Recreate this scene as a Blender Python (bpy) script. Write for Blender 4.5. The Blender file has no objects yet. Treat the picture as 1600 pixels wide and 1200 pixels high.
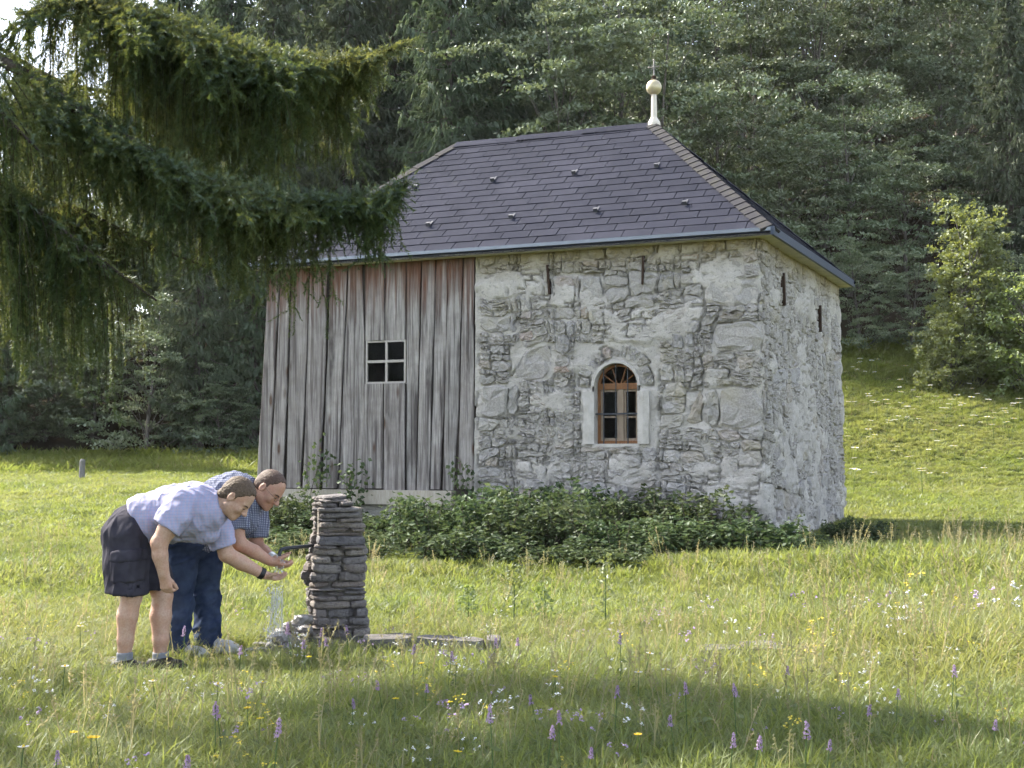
import bpy, bmesh, math, random
import numpy as np
from mathutils import Vector, Matrix

sc = bpy.context.scene
COL = sc.collection

# ------------------------------------------------------------------ camera
FPX, HOR, CAMH = 2100.0, 712.0, 1.37          # focal length and eye line in photograph pixels (1600 wide)
PITCH = math.atan((HOR - 600) / FPX)
cam_d = bpy.data.cameras.new('camera')
cam_d.sensor_width = 36.0
cam_d.lens = 36.0 * FPX / 1600
cam_d.clip_start, cam_d.clip_end = 0.1, 1000
cam = bpy.data.objects.new('camera', cam_d)
COL.objects.link(cam)
cam.location = (0, 0, CAMH)
cam.rotation_euler = (math.pi / 2 + PITCH, 0, 0)
sc.camera = cam

# ------------------------------------------------------------------ sky, sun, exposure
SUN_AZ = Vector((-0.85, 0.527))                # horizontal direction towards the sun
SUN_EL = math.radians(44)
world = bpy.data.worlds.new('World')
sc.world = world
world.use_nodes = True
wn = world.node_tree
for n in list(wn.nodes): wn.nodes.remove(n)
sky = wn.nodes.new('ShaderNodeTexSky')
sky.sky_type = 'NISHITA'
sky.sun_disc = False
sky.sun_elevation = SUN_EL
sky.sun_rotation = math.atan2(SUN_AZ.x, SUN_AZ.y)
sky.altitude = 600
sky.air_density = 1.0
sky.dust_density = 2.5
sky.ozone_density = 1.6
bg = wn.nodes.new('ShaderNodeBackground')
bg.inputs['Strength'].default_value = 0.15
wo = wn.nodes.new('ShaderNodeOutputWorld')
soft = wn.nodes.new('ShaderNodeHueSaturation')            # hazy summer sky, paler than clear blue
soft.inputs['Saturation'].default_value = 0.55
wn.links.new(sky.outputs[0], soft.inputs['Color'])
wn.links.new(soft.outputs[0], bg.inputs[0])
wn.links.new(bg.outputs[0], wo.inputs[0])
sun_d = bpy.data.lights.new('sun', 'SUN')
sun_d.energy = 4.0
sun_d.angle = math.radians(1.0)
sun_d.color = (1.0, 0.93, 0.80)
sun = bpy.data.objects.new('sun', sun_d)
COL.objects.link(sun)
sdir = Vector((SUN_AZ.x * math.cos(SUN_EL), SUN_AZ.y * math.cos(SUN_EL), math.sin(SUN_EL)))
sun.rotation_euler = sdir.to_track_quat('Z', 'Y').to_euler()
sun.location = (-30, 25, 40)
vs = sc.view_settings
vs.view_transform = 'Standard'
vs.look = 'None'
vs.exposure = 2.0
vs.gamma = 1.0
vs.use_curve_mapping = False
cy = sc.cycles
cy.use_denoising = True
cy.use_adaptive_sampling = True
cy.adaptive_threshold = 0.04
cy.max_bounces = 5
cy.diffuse_bounces = 2
cy.glossy_bounces = 2
cy.transmission_bounces = 6
cy.transparent_max_bounces = 6
cy.volume_bounces = 0
cy.caustics_reflective = False
cy.caustics_refractive = False
cy.sample_clamp_indirect = 4.0

# ------------------------------------------------------------------ helpers
rng = np.random.default_rng(7)
random.seed(7)

def ray(px, py):
    a, b = (px - 800) / FPX, (600 - py) / FPX
    c, s = math.cos(PITCH), math.sin(PITCH)
    return np.array([a, c - b * s, s + b * c])

def P(px, py, Y):
    """world point seen at photograph pixel (px, py) at distance Y"""
    d = ray(px, py)
    return np.array([0, 0, CAMH]) + d * (Y / d[1])

def G(px, py, z=0.0):
    d = ray(px, py)
    return np.array([0, 0, CAMH]) + d * ((z - CAMH) / d[2])

def _hash(ix, iy, iz, seed):
    h = (ix * 374761393 + iy * 668265263 + iz * 2147483647 + seed * 974634777) & 0xFFFFFFFF
    h = ((h ^ (h >> 13)) * 1274126177) & 0xFFFFFFFF
    h = h ^ (h >> 16)
    return (h & 0xFFFF).astype(np.float32) / 65535.0

def vnoise(x, y, z=0.0, seed=0):
    """value noise in -1..1"""
    x, y, z = np.broadcast_arrays(np.asarray(x, np.float64), np.asarray(y, np.float64), np.asarray(z, np.float64))
    ix, iy, iz = np.floor(x).astype(np.int64), np.floor(y).astype(np.int64), np.floor(z).astype(np.int64)
    fx, fy, fz = x - ix, y - iy, z - iz
    fx, fy, fz = [t * t * (3 - 2 * t) for t in (fx, fy, fz)]
    r = 0
    for dx in (0, 1):
        for dy in (0, 1):
            for dz in (0, 1):
                w = (fx if dx else 1 - fx) * (fy if dy else 1 - fy) * (fz if dz else 1 - fz)
                r = r + w * _hash(ix + dx, iy + dy, iz + dz, seed)
    return r * 2 - 1

def fbm(x, y, z=0.0, seed=0, octv=4):
    a, r, f = 1.0, 0, 1.0
    for o in range(octv):
        r = r + a * vnoise(np.asarray(x) * f, np.asarray(y) * f, np.asarray(z) * f, seed + o * 17)
        a *= .5; f *= 2.03
    return r / 1.9

def sstep(a, b, x):
    t = np.clip((np.asarray(x, float) - a) / (b - a), 0, 1)
    return t * t * (3 - 2 * t)

def mesh_np(name, V, F, mat=None, smooth=False, mats=None, midx=None):
    """mesh from numpy arrays; F is (M,k), or a list of such arrays"""
    V = np.ascontiguousarray(V, np.float32)
    Fs = F if isinstance(F, list) else [F]
    Fs = [np.asarray(f, np.int32) for f in Fs if len(f)]
    me = bpy.data.meshes.new(name)
    me.vertices.add(len(V)); me.vertices.foreach_set('co', V.ravel())
    loops = np.concatenate([f.ravel() for f in Fs])
    tot = np.concatenate([np.full(len(f), f.shape[1], np.int32) for f in Fs])
    st = np.concatenate([[0], np.cumsum(tot)[:-1]]).astype(np.int32)
    me.loops.add(len(loops)); me.loops.foreach_set('vertex_index', loops)
    me.polygons.add(len(tot)); me.polygons.foreach_set('loop_start', st)
    if smooth is not None:
        me.polygons.foreach_set('use_smooth', np.full(len(tot), bool(smooth)))
    if mats:
        for m in mats: me.materials.append(m)
        if midx is not None: me.polygons.foreach_set('material_index', np.asarray(midx, np.int32))
    elif mat: me.materials.append(mat)
    me.update(calc_edges=True)
    me.validate()
    return me

def link(name, data, parent=None, loc=None, rz=None):
    o = bpy.data.objects.new(name, data)
    COL.objects.link(o)
    if parent is not None: o.parent = parent
    if loc is not None: o.location = [float(t) for t in loc]
    if rz is not None: o.rotation_euler = (0, 0, float(rz))
    return o

def tag(o, label=None, cat=None, group=None, kind=None):
    if label: o['label'] = label
    if cat: o['category'] = cat
    if group: o['group'] = group
    if kind: o['kind'] = kind
    return o

def empty(name, loc=(0, 0, 0), rz=0, **k):
    o = link(name, None, None, loc, rz)
    o.empty_display_size = 0.2
    return tag(o, **k)

class MB:
    """mesh builder: collects vertices and faces"""
    def __init__(s): s.v, s.f, s.m = [], [], []
    def add(s, vs_, fs_, mi=0):
        b = len(s.v); s.v += [tuple(map(float, p)) for p in vs_]
        s.f += [tuple(b + i for i in q) for q in fs_]; s.m += [mi] * len(fs_)
        return s
    def box(s, a, b, mi=0):
        (x0, y0, z0), (x1, y1, z1) = a, b
        return s.add([(x0,y0,z0),(x1,y0,z0),(x1,y1,z0),(x0,y1,z0),(x0,y0,z1),(x1,y0,z1),(x1,y1,z1),(x0,y1,z1)],
                     [(0,3,2,1),(4,5,6,7),(0,1,5,4),(1,2,6,5),(2,3,7,6),(3,0,4,7)], mi)
    def tube(s, pts, rads, n=6, mi=0, cap=True):
        V, F = tube_np(pts, rads, n)
        s.add(V, [tuple(q) for q in F], mi)
        if cap:
            b = len(s.v) - len(V); k = len(pts)
            s.f.append(tuple(b + i for i in reversed(range(n)))); s.m.append(mi)
            s.f.append(tuple(b + (k - 1) * n + i for i in range(n))); s.m.append(mi)
        return s
    def lathe(s, prof, c, n=16, mi=0):
        V, F = [], []
        for (r, z) in prof:
            for i in range(n):
                t = 2 * math.pi * i / n
                V.append((c[0] + r * math.cos(t), c[1] + r * math.sin(t), c[2] + z))
        for j in range(len(prof) - 1):
            for i in range(n):
                F.append((j*n+i, j*n+(i+1) % n, (j+1)*n+(i+1) % n, (j+1)*n+i))
        return s.add(V, F, mi)
    def mesh(s, name, mat=None, smooth=False, mats=None):
        me = bpy.data.meshes.new(name)
        me.from_pydata(s.v, [], s.f)
        for m in (mats or ([mat] if mat else [])): me.materials.append(m)
        for p, mi in zip(me.polygons, s.m):
            p.use_smooth = smooth; p.material_index = mi
        me.update()
        return me
    def build(s, name, mat=None, parent=None, smooth=False, **k):
        return link(name, s.mesh(name, mat, smooth), parent, **k)

def tube_np(pts, rads, n=6):
    pts = np.asarray(pts, float); rads = np.broadcast_to(np.asarray(rads, float), (len(pts),))
    T = np.gradient(pts, axis=0); T /= np.linalg.norm(T, axis=1, keepdims=True) + 1e-9
    ref = np.array([0, 0, 1.0]) if abs(T[:, 2].mean()) < .8 else np.array([1.0, 0, 0])
    A = np.cross(T, ref); A /= np.linalg.norm(A, axis=1, keepdims=True) + 1e-9
    B = np.cross(T, A)
    t = np.arange(n) * 2 * np.pi / n
    V = pts[:, None] + rads[:, None, None] * (np.cos(t)[None, :, None] * A[:, None] + np.sin(t)[None, :, None] * B[:, None])
    k = len(pts); F = []
    for j in range(k - 1):
        for i in range(n):
            F.append((j*n+i, j*n+(i+1) % n, (j+1)*n+(i+1) % n, (j+1)*n+i))
    return V.reshape(-1, 3), np.array(F)

def merge(parts):
    """merge [(V,F)] with equal face size"""
    Vs, Fs, b = [], [], 0
    for V, F in parts:
        Vs.append(V); Fs.append(np.asarray(F) + b); b += len(V)
    return np.concatenate(Vs), np.concatenate(Fs)

def smooth_path(pts, n):
    """Catmull-Rom through pts, n samples"""
    p = np.asarray(pts, float); p = np.vstack([2*p[0]-p[1], p, 2*p[-1]-p[-2]])
    k = len(p) - 3; out = []
    for t in np.linspace(0, k - 1e-6, n):
        i = int(t); u = t - i
        a, b, c, d = p[i:i+4]
        out.append(.5*((2*b)+(-a+c)*u+(2*a-5*b+4*c-d)*u*u+(-a+3*b-3*c+d)*u**3))
    return np.array(out)

# ------------------------------------------------------------------ material helper
class NT:
    def __init__(s, name, rough=0.9, spec=0.2):
        s.mat = bpy.data.materials.new(name); s.mat.use_nodes = True
        s.nt = s.mat.node_tree; s.N = s.nt.nodes; s.L = s.nt.links
        for n in list(s.N): s.N.remove(n)
        s.out = s.N.new('ShaderNodeOutputMaterial')
        s.b = s.N.new('ShaderNodeBsdfPrincipled')
        s.b.inputs['Roughness'].default_value = rough
        s.b.inputs['Specular IOR Level'].default_value = spec
        s.L.new(s.b.outputs[0], s.out.inputs[0])
        s._co = {}
    def co(s, kind='Object', scale=(1, 1, 1)):
        if kind not in s._co:
            if kind == 'World':
                g = s.N.new('ShaderNodeNewGeometry'); s._co[kind] = g.outputs['Position']
            else:
                t = s.N.new('ShaderNodeTexCoord'); s._co[kind] = t.outputs[kind]
        o = s._co[kind]
        if tuple(scale) != (1, 1, 1):
            m = s.N.new('ShaderNodeMapping'); m.inputs['Scale'].default_value = scale
            s.L.new(o, m.inputs[0]); o = m.outputs[0]
        return o
    def noise(s, scale, detail=4, rough=.6, co=None, dist=0.0):
        n = s.N.new('ShaderNodeTexNoise'); n.inputs['Scale'].default_value = scale
        n.inputs['Detail'].default_value = detail; n.inputs['Roughness'].default_value = rough
        n.inputs['Distortion'].default_value = dist
        s.L.new(co or s.co(), n.inputs['Vector']); return n.outputs[0]
    def voronoi(s, scale, co=None, feature='F1'):
        n = s.N.new('ShaderNodeTexVoronoi'); n.feature = feature; n.inputs['Scale'].default_value = scale
        s.L.new(co or s.co(), n.inputs['Vector']); return n.outputs[0]
    def rand(s):
        n = s.N.new('ShaderNodeObjectInfo'); return n.outputs['Random']
    def attr(s, name, typ='GEOMETRY', out='Fac'):
        n = s.N.new('ShaderNodeAttribute'); n.attribute_name = name; n.attribute_type = typ; return n.outputs[out]
    def ramp(s, fac, stops):
        r = s.N.new('ShaderNodeValToRGB'); e = r.color_ramp.elements
        while len(e) < len(stops): e.new(0.5)
        for k, (p, c) in zip(e, stops):
            k.position = p; k.color = (*(c if isinstance(c, tuple) else (c, c, c)), 1)
        s.L.new(fac, r.inputs[0]); return r.outputs[0]
    def _sock(s, inp, v):
        if isinstance(v, bpy.types.NodeSocket): s.L.new(v, inp)
        elif isinstance(v, tuple) and len(v) == 3: inp.default_value = (*v, 1)
        else: inp.default_value = v
    def mix(s, fac, a, b, mode='MIX'):
        m = s.N.new('ShaderNodeMix'); m.data_type = 'RGBA'; m.blend_type = mode
        s._sock(m.inputs[0], fac); s._sock(m.inputs[6], a); s._sock(m.inputs[7], b)
        return m.outputs[2]
    def math(s, op, a, b=0.0, clamp=False):
        m = s.N.new('ShaderNodeMath'); m.operation = op; m.use_clamp = clamp
        s._sock(m.inputs[0], a); s._sock(m.inputs[1], b); return m.outputs[0]
    def sep(s, v):
        n = s.N.new('ShaderNodeSeparateXYZ'); s.L.new(v, n.inputs[0]); return n.outputs
    def hsv(s, col, h=.5, sat=1.0, val=1.0):
        n = s.N.new('ShaderNodeHueSaturation')
        s._sock(n.inputs['Hue'], h); s._sock(n.inputs['Saturation'], sat); s._sock(n.inputs['Value'], val)
        s._sock(n.inputs['Color'], col); return n.outputs[0]
    def bump(s, h, dist=0.01, strength=1.0):
        n = s.N.new('ShaderNodeBump'); n.inputs['Distance'].default_value = dist; n.inputs['Strength'].default_value = strength
        s.L.new(h, n.inputs['Height']); s.L.new(n.outputs[0], s.b.inputs['Normal']); return n.outputs[0]
    def color(s, c): s._sock(s.b.inputs['Base Color'], c); return s
    def leafy(s, col, trans=.45, gloss=.06, tcol=None, rough=.45):
        """thin leaf: diffuse + translucent + a little gloss"""
        d = s.N.new('ShaderNodeBsdfDiffuse'); t = s.N.new('ShaderNodeBsdfTranslucent'); g = s.N.new('ShaderNodeBsdfGlossy')
        g.inputs['Roughness'].default_value = rough
        s._sock(d.inputs[0], col); s._sock(t.inputs[0], tcol if tcol is not None else col); g.inputs[0].default_value = (.9, .95, 1, 1)
        m1 = s.N.new('ShaderNodeMixShader'); m2 = s.N.new('ShaderNodeMixShader')
        m1.inputs[0].default_value = trans; m2.inputs[0].default_value = gloss
        s.L.new(d.outputs[0], m1.inputs[1]); s.L.new(t.outputs[0], m1.inputs[2])
        s.L.new(m1.outputs[0], m2.inputs[1]); s.L.new(g.outputs[0], m2.inputs[2])
        s.L.new(m2.outputs[0], s.out.inputs[0]); s.N.remove(s.b); return s

def plain(name, col, rough=.8, spec=.2, metal=0.0, var=.12, nscale=8.0, bump=0.0):
    m = NT(name, rough, spec)
    n = m.noise(nscale, 5)
    m.color(m.hsv(col, val=m.ramp(n, [(.25, 1 - var * 2), (.75, 1 + var * 2)])) if False else
            m.mix(m.ramp(n, [(.3, 0.0), (.7, 1.0)]), tuple(c * (1 - var) for c in col), tuple(min(1, c * (1 + var)) for c in col)))
    m.b.inputs['Metallic'].default_value = metal
    if bump: m.bump(m.noise(nscale * 4, 6), bump)
    return m.mat
# ------------------------------------------------------------------ ground
def gz(x, y):
    x, y = np.asarray(x, float), np.asarray(y, float)
    t = sstep(-7, 7.5, x)
    zr = np.interp(y, [-60, 12, 19, 24, 28, 31, 34, 39, 44, 47, 60, 120, 260], [0, 0, .10, .22, .40, .62, 1.2, 2.7, 4.3, 5.4, 11.5, 37, 60])
    zl = np.interp(y, [-60, 12, 19, 30, 44, 47, 60, 120, 260], [0, 0, .10, .42, .86, 1.2, 5.5, 22, 40])
    zf = np.interp(y, [-60, 12, 19, 30, 44, 50, 60, 120, 260], [0, 0, .10, .40, .84, 1.6, 4.5, 13, 20])
    tl = sstep(-26, -13, x)
    z = (zf * (1 - tl) + zl * tl) * (1 - t) + zr * t
    z = z - .16 * np.exp(-((y - 14.6) / 1.7) ** 2) * sstep(-6, -3, x) * (1 - sstep(3, 5, x))
    z = z - .06 * np.exp(-(((x + 2.3) / .55) ** 2 + ((y - 8.85) / .4) ** 2))
    z = z + .05 * fbm(x * .35, y * .35, 0, 3, 3) * sstep(3, 9, y) + .14 * fbm(x * .12 + 9, y * .12, 0, 5, 3) * sstep(24, 34, y)
    return z

def build_ground():
    xs = np.concatenate([np.linspace(-160, -30, 27)[:-1], np.linspace(-30, -8, 45)[:-1], np.linspace(-8, 10, 121)[:-1], np.linspace(10, 30, 41)[:-1], np.linspace(30, 160, 27)])
    ys = np.concatenate([np.linspace(-60, 3, 22)[:-1], np.linspace(3, 24, 141)[:-1], np.linspace(24, 60, 91)[:-1], np.linspace(60, 260, 41)])
    X, Y = np.meshgrid(xs, ys)
    V = np.stack([X, Y, gz(X, Y)], -1).reshape(-1, 3)
    nx, ny = len(xs), len(ys)
    i = (np.arange(ny - 1)[:, None] * nx + np.arange(nx - 1)[None]).ravel()
    F = np.stack([i, i + 1, i + nx + 1, i + nx], -1)
    m = NT('meadow_soil', 1.0, 0.05)
    w = m.co('World')
    n1, n2 = m.noise(.9, 6, co=w), m.noise(14, 5, co=w)
    g = m.mix(m.ramp(n1, [(.35, 0.0), (.65, 1.0)]), (.060, .085, .020), (.115, .120, .036))
    g = m.mix(m.ramp(n2, [(.4, 0.0), (.75, .8)]), g, (.13, .12, .055))
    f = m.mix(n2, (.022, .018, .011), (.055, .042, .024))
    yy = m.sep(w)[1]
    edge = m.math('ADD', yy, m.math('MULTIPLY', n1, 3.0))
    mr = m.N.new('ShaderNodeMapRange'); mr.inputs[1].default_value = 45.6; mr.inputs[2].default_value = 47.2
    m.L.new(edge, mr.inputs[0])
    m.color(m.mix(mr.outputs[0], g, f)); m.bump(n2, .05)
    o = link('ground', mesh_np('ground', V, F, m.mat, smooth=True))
    tag(o, 'grassy meadow ground rising to a wooded hillside', kind='structure')
build_ground()

# ------------------------------------------------------------------ house
TH = 0.419
HO = Vector((3.4833, 18.7987, 0.105))
WS, WD, WH = -4.43, 5.94, 4.42        # masonry: along the front from x=-4.43 to the corner, then 5.94 deep; wall height
WL = -8.2
house = empty('stone_house', HO, -TH, label='old rubble stone and plank house with hipped dark shingle roof', cat='house')
HM = Matrix.Translation(HO) @ Matrix.Rotation(-TH, 4, 'Z')

# ---- materials
def m_stone():
    m = NT('rubble_stone', .95, .15)
    r = m.rand()
    base = m.ramp(r, [(.0, (.36, .335, .31)), (.2, (.43, .40, .37)), (.4, (.33, .315, .31)), (.55, (.46, .43, .40)), (.7, (.40, .38, .375)), (.86, (.41, .355, .295)), (.94, (.49, .46, .435)), (1., (.41, .30, .245))])
    w = m.co('World')
    n1 = m.noise(5, 6, .7, co=w); n2 = m.noise(38, 6, .75, co=w)
    c = m.mix(m.ramp(n1, [(.35, 0.0), (.7, .8)]), base, m.mix(.5, base, (.60, .57, .54)))
    c = m.mix(m.ramp(n2, [(.42, .85), (.58, 0.0)]), c, m.mix(.5, c, (.16, .155, .15)))
    n3 = m.noise(1.6, 4, co=w)
    c = m.mix(m.ramp(n3, [(.52, 0.0), (.7, .5)]), c, (.42, .38, .28))
    z = m.sep(m.co('World'))[2]
    mr = m.N.new('ShaderNodeMapRange'); mr.inputs[1].default_value = 4.02; mr.inputs[2].default_value = 4.5
    m.L.new(z, mr.inputs[0])
    c = m.mix(m.math('MULTIPLY', mr.outputs[0], m.ramp(n1, [(.3, .5), (.6, 1.0)])), c, (.27, .21, .075))
    m.color(c)
    m.bump(m.math('ADD', n2, m.math('MULTIPLY', m.noise(12, 6, .7, co=w), 1.5)), .024, 1.0)
    return m.mat
def m_mortar():
    m = NT('lime_mortar', 1.0, .08)
    w = m.co('World')
    n1 = m.noise(3.2, 6, .65, co=w); n2 = m.noise(30, 6, .75, co=w); n3 = m.noise(80, 3, co=w)
    c = m.mix(m.ramp(n1, [(.36, 0.0), (.62, 1.0)]), (.47, .438, .402), (.61, .575, .535))
    c = m.mix(m.ramp(n2, [(.33, .9), (.46, 0.0)]), c, (.27, .255, .235))
    z = m.sep(w)[2]
    mr = m.N.new('ShaderNodeMapRange'); mr.inputs[1].default_value = 4.02; mr.inputs[2].default_value = 4.5
    m.L.new(z, mr.inputs[0])
    c = m.mix(m.math('MULTIPLY', mr.outputs[0], .85), c, (.29, .23, .085))
    m.color(c); m.bump(m.math('ADD', n2, m.math('MULTIPLY', n3, .5)), .035, 1.0)
    return m.mat
MSTONE, MMORT = m_stone(), m_mortar()

# ---- masonry in wall coordinates (s along the wall, z up, h outwards); the corner sits at s = 0
CR = .07
def wall_map(s, z, h):
    s, z, h = np.broadcast_arrays(*[np.asarray(t, float) for t in (s, z, h)])
    free = sstep(0, .25, np.maximum(np.abs(s + 2.135) - .62, np.abs(z - 2.1) - .72)) * sstep(0, .4, 4.2 - z) * sstep(0, .3, s - WS)
    s, z = (s + free * (.11 * fbm(s * 1.7, z * 2.4, 0, 61, 2) + .035 * fbm(s * 6, z * 6, 0, 62, 2)),
            z + free * (.09 * fbm(s * 1.9, z * 1.9, 0, 63, 2) + .03 * fbm(s * 6, z * 6, 0, 64, 2)))
    a = np.clip((s + CR) / (2 * CR), 0, 1) * math.pi / 2          # rounded corner
    nx, ny = np.sin(a), -np.cos(a)
    x = np.where(s < -CR, s, np.where(s > CR, 0.0, -CR + CR * np.sin(a)))
    y = np.where(s < -CR, 0.0, np.where(s > CR, s, CR - CR * np.cos(a)))
    k = np.clip(1 - z / WH, 0, 1.2)
    x = x + .075 * k * sstep(-1.6, 0, s); y = y - .05 * k * (1 - sstep(0, 1.0, s))
    wob = .02 * fbm(s * .8, z * .8, 0, 21, 3)
    return np.stack([x + nx * (h + wob), y + ny * (h + wob), z], -1)

def area(p): return .5 * abs(np.dot(p[:, 0], np.roll(p[:, 1], -1)) - np.dot(p[:, 1], np.roll(p[:, 0], -1)))
def cut(p, q, n):
    """split convex polygon p by the line through q with normal n -> (n side negative, positive)"""
    d = (p - q) @ n; A, B = [], []
    for i in range(len(p)):
        j = (i + 1) % len(p)
        (A if d[i] <= 0 else B).append(p[i])
        if d[i] * d[j] < 0:
            x = p[i] + (p[j] - p[i]) * d[i] / (d[i] - d[j]); A.append(x); B.append(x)
    return np.array(A), np.array(B)
def guillotine(p, rg, amin, amax, out, aspect=1.9, depth=0):
    a = area(p)
    w, h = np.ptp(p[:, 0]), np.ptp(p[:, 1])
    target = amin * (amax / amin) ** rg.random() ** 1.5
    if a < target and w < 3.6 * h and h < 1.15 * w or a < amin * .7 or depth > 14:
        out.append(p); return
    c = p.mean(0)
    if h * aspect > w * (.8 + .4 * rg.random()):
        t = math.pi / 2 + rg.normal(0, .09)
    else:
        t = rg.normal(0, .16)
    c = c + np.array([(rg.random() - .5) * w * .4, (rg.random() - .5) * h * .4])
    A, B = cut(p, c, np.array([math.cos(t), math.sin(t)]))
    for q in (A, B):
        if len(q) > 2 and area(q) > 1e-4: guillotine(q, rg, amin, amax, out, aspect, depth + 1)

def sub_rect(polys, x0, x1, z0, z1):
    out = []
    for p in polys:
        r = p
        for q, n in (((x0, 0), (1, 0)), ((x1, 0), (-1, 0)), ((0, z0), (0, 1)), ((0, z1), (0, -1))):
            if len(r) < 3: break
            A, B = cut(r, np.array(q), np.array(n, float))      # A = outside this side
            if len(A) > 2 and area(A) > .004: out.append(A)
            r = B
    return out

def stone_mesh(p, rg, joint, hgt, thick=.06, mapper=None, rough=.012, n_ring=13):
    """rounded irregular stone from a convex polygon, in wall coordinates"""
    c = p.mean(0)
    q = c + (p - c) * (1 - np.minimum(.45, 2 * joint / np.maximum(.05, np.linalg.norm(p - c, axis=1))))[:, None]
    for _ in range(2):
        q = np.concatenate([np.stack([.87*q + .13*np.roll(q, -1, 0), .13*q + .87*np.roll(q, -1, 0)], 1)]).reshape(-1, 2)
    L = np.concatenate([[0], np.cumsum(np.linalg.norm(np.roll(q, -1, 0) - q, axis=1))])
    t = (np.arange(n_ring) + rg.random()) / n_ring * L[-1]
    qq = np.vstack([q, q[:1]])
    ring = np.stack([np.interp(t % L[-1], L, qq[:, 0]), np.interp(t % L[-1], L, qq[:, 1])], 1)
    sz = math.sqrt(area(p))
    ring += rg.normal(0, .020 * sz + .003, ring.shape)
    tl = rg.normal(0, .05, 2)
    def hh(r, k): return hgt + ((r - c) @ tl) * k + rg.normal(0, rough, len(r)) * k
    r1 = c + (ring - c) * .90; r2 = c + (ring - c) * (.45 + .2 * rg.random())
    S = np.concatenate([ring, ring, r1, r2, c[None]])
    H = np.concatenate([np.full(n_ring, hgt - thick), hh(ring, 1) - .012 - .012 * rg.random(n_ring), hh(r1, 1), hh(r2, 1) + .004, [hgt + .006]])
    V = (mapper or wall_map)(S[:, 0], S[:, 1], H)
    n = n_ring; i = np.arange(n); j = (i + 1) % n
    Q = np.concatenate([np.stack([k*n+i, k*n+j, (k+1)*n+j, (k+1)*n+i], 1) for k in range(3)])
    T = np.stack([3*n+i, 3*n+j, np.full(n, 4*n)], 1)
    return V, Q, T

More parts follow.
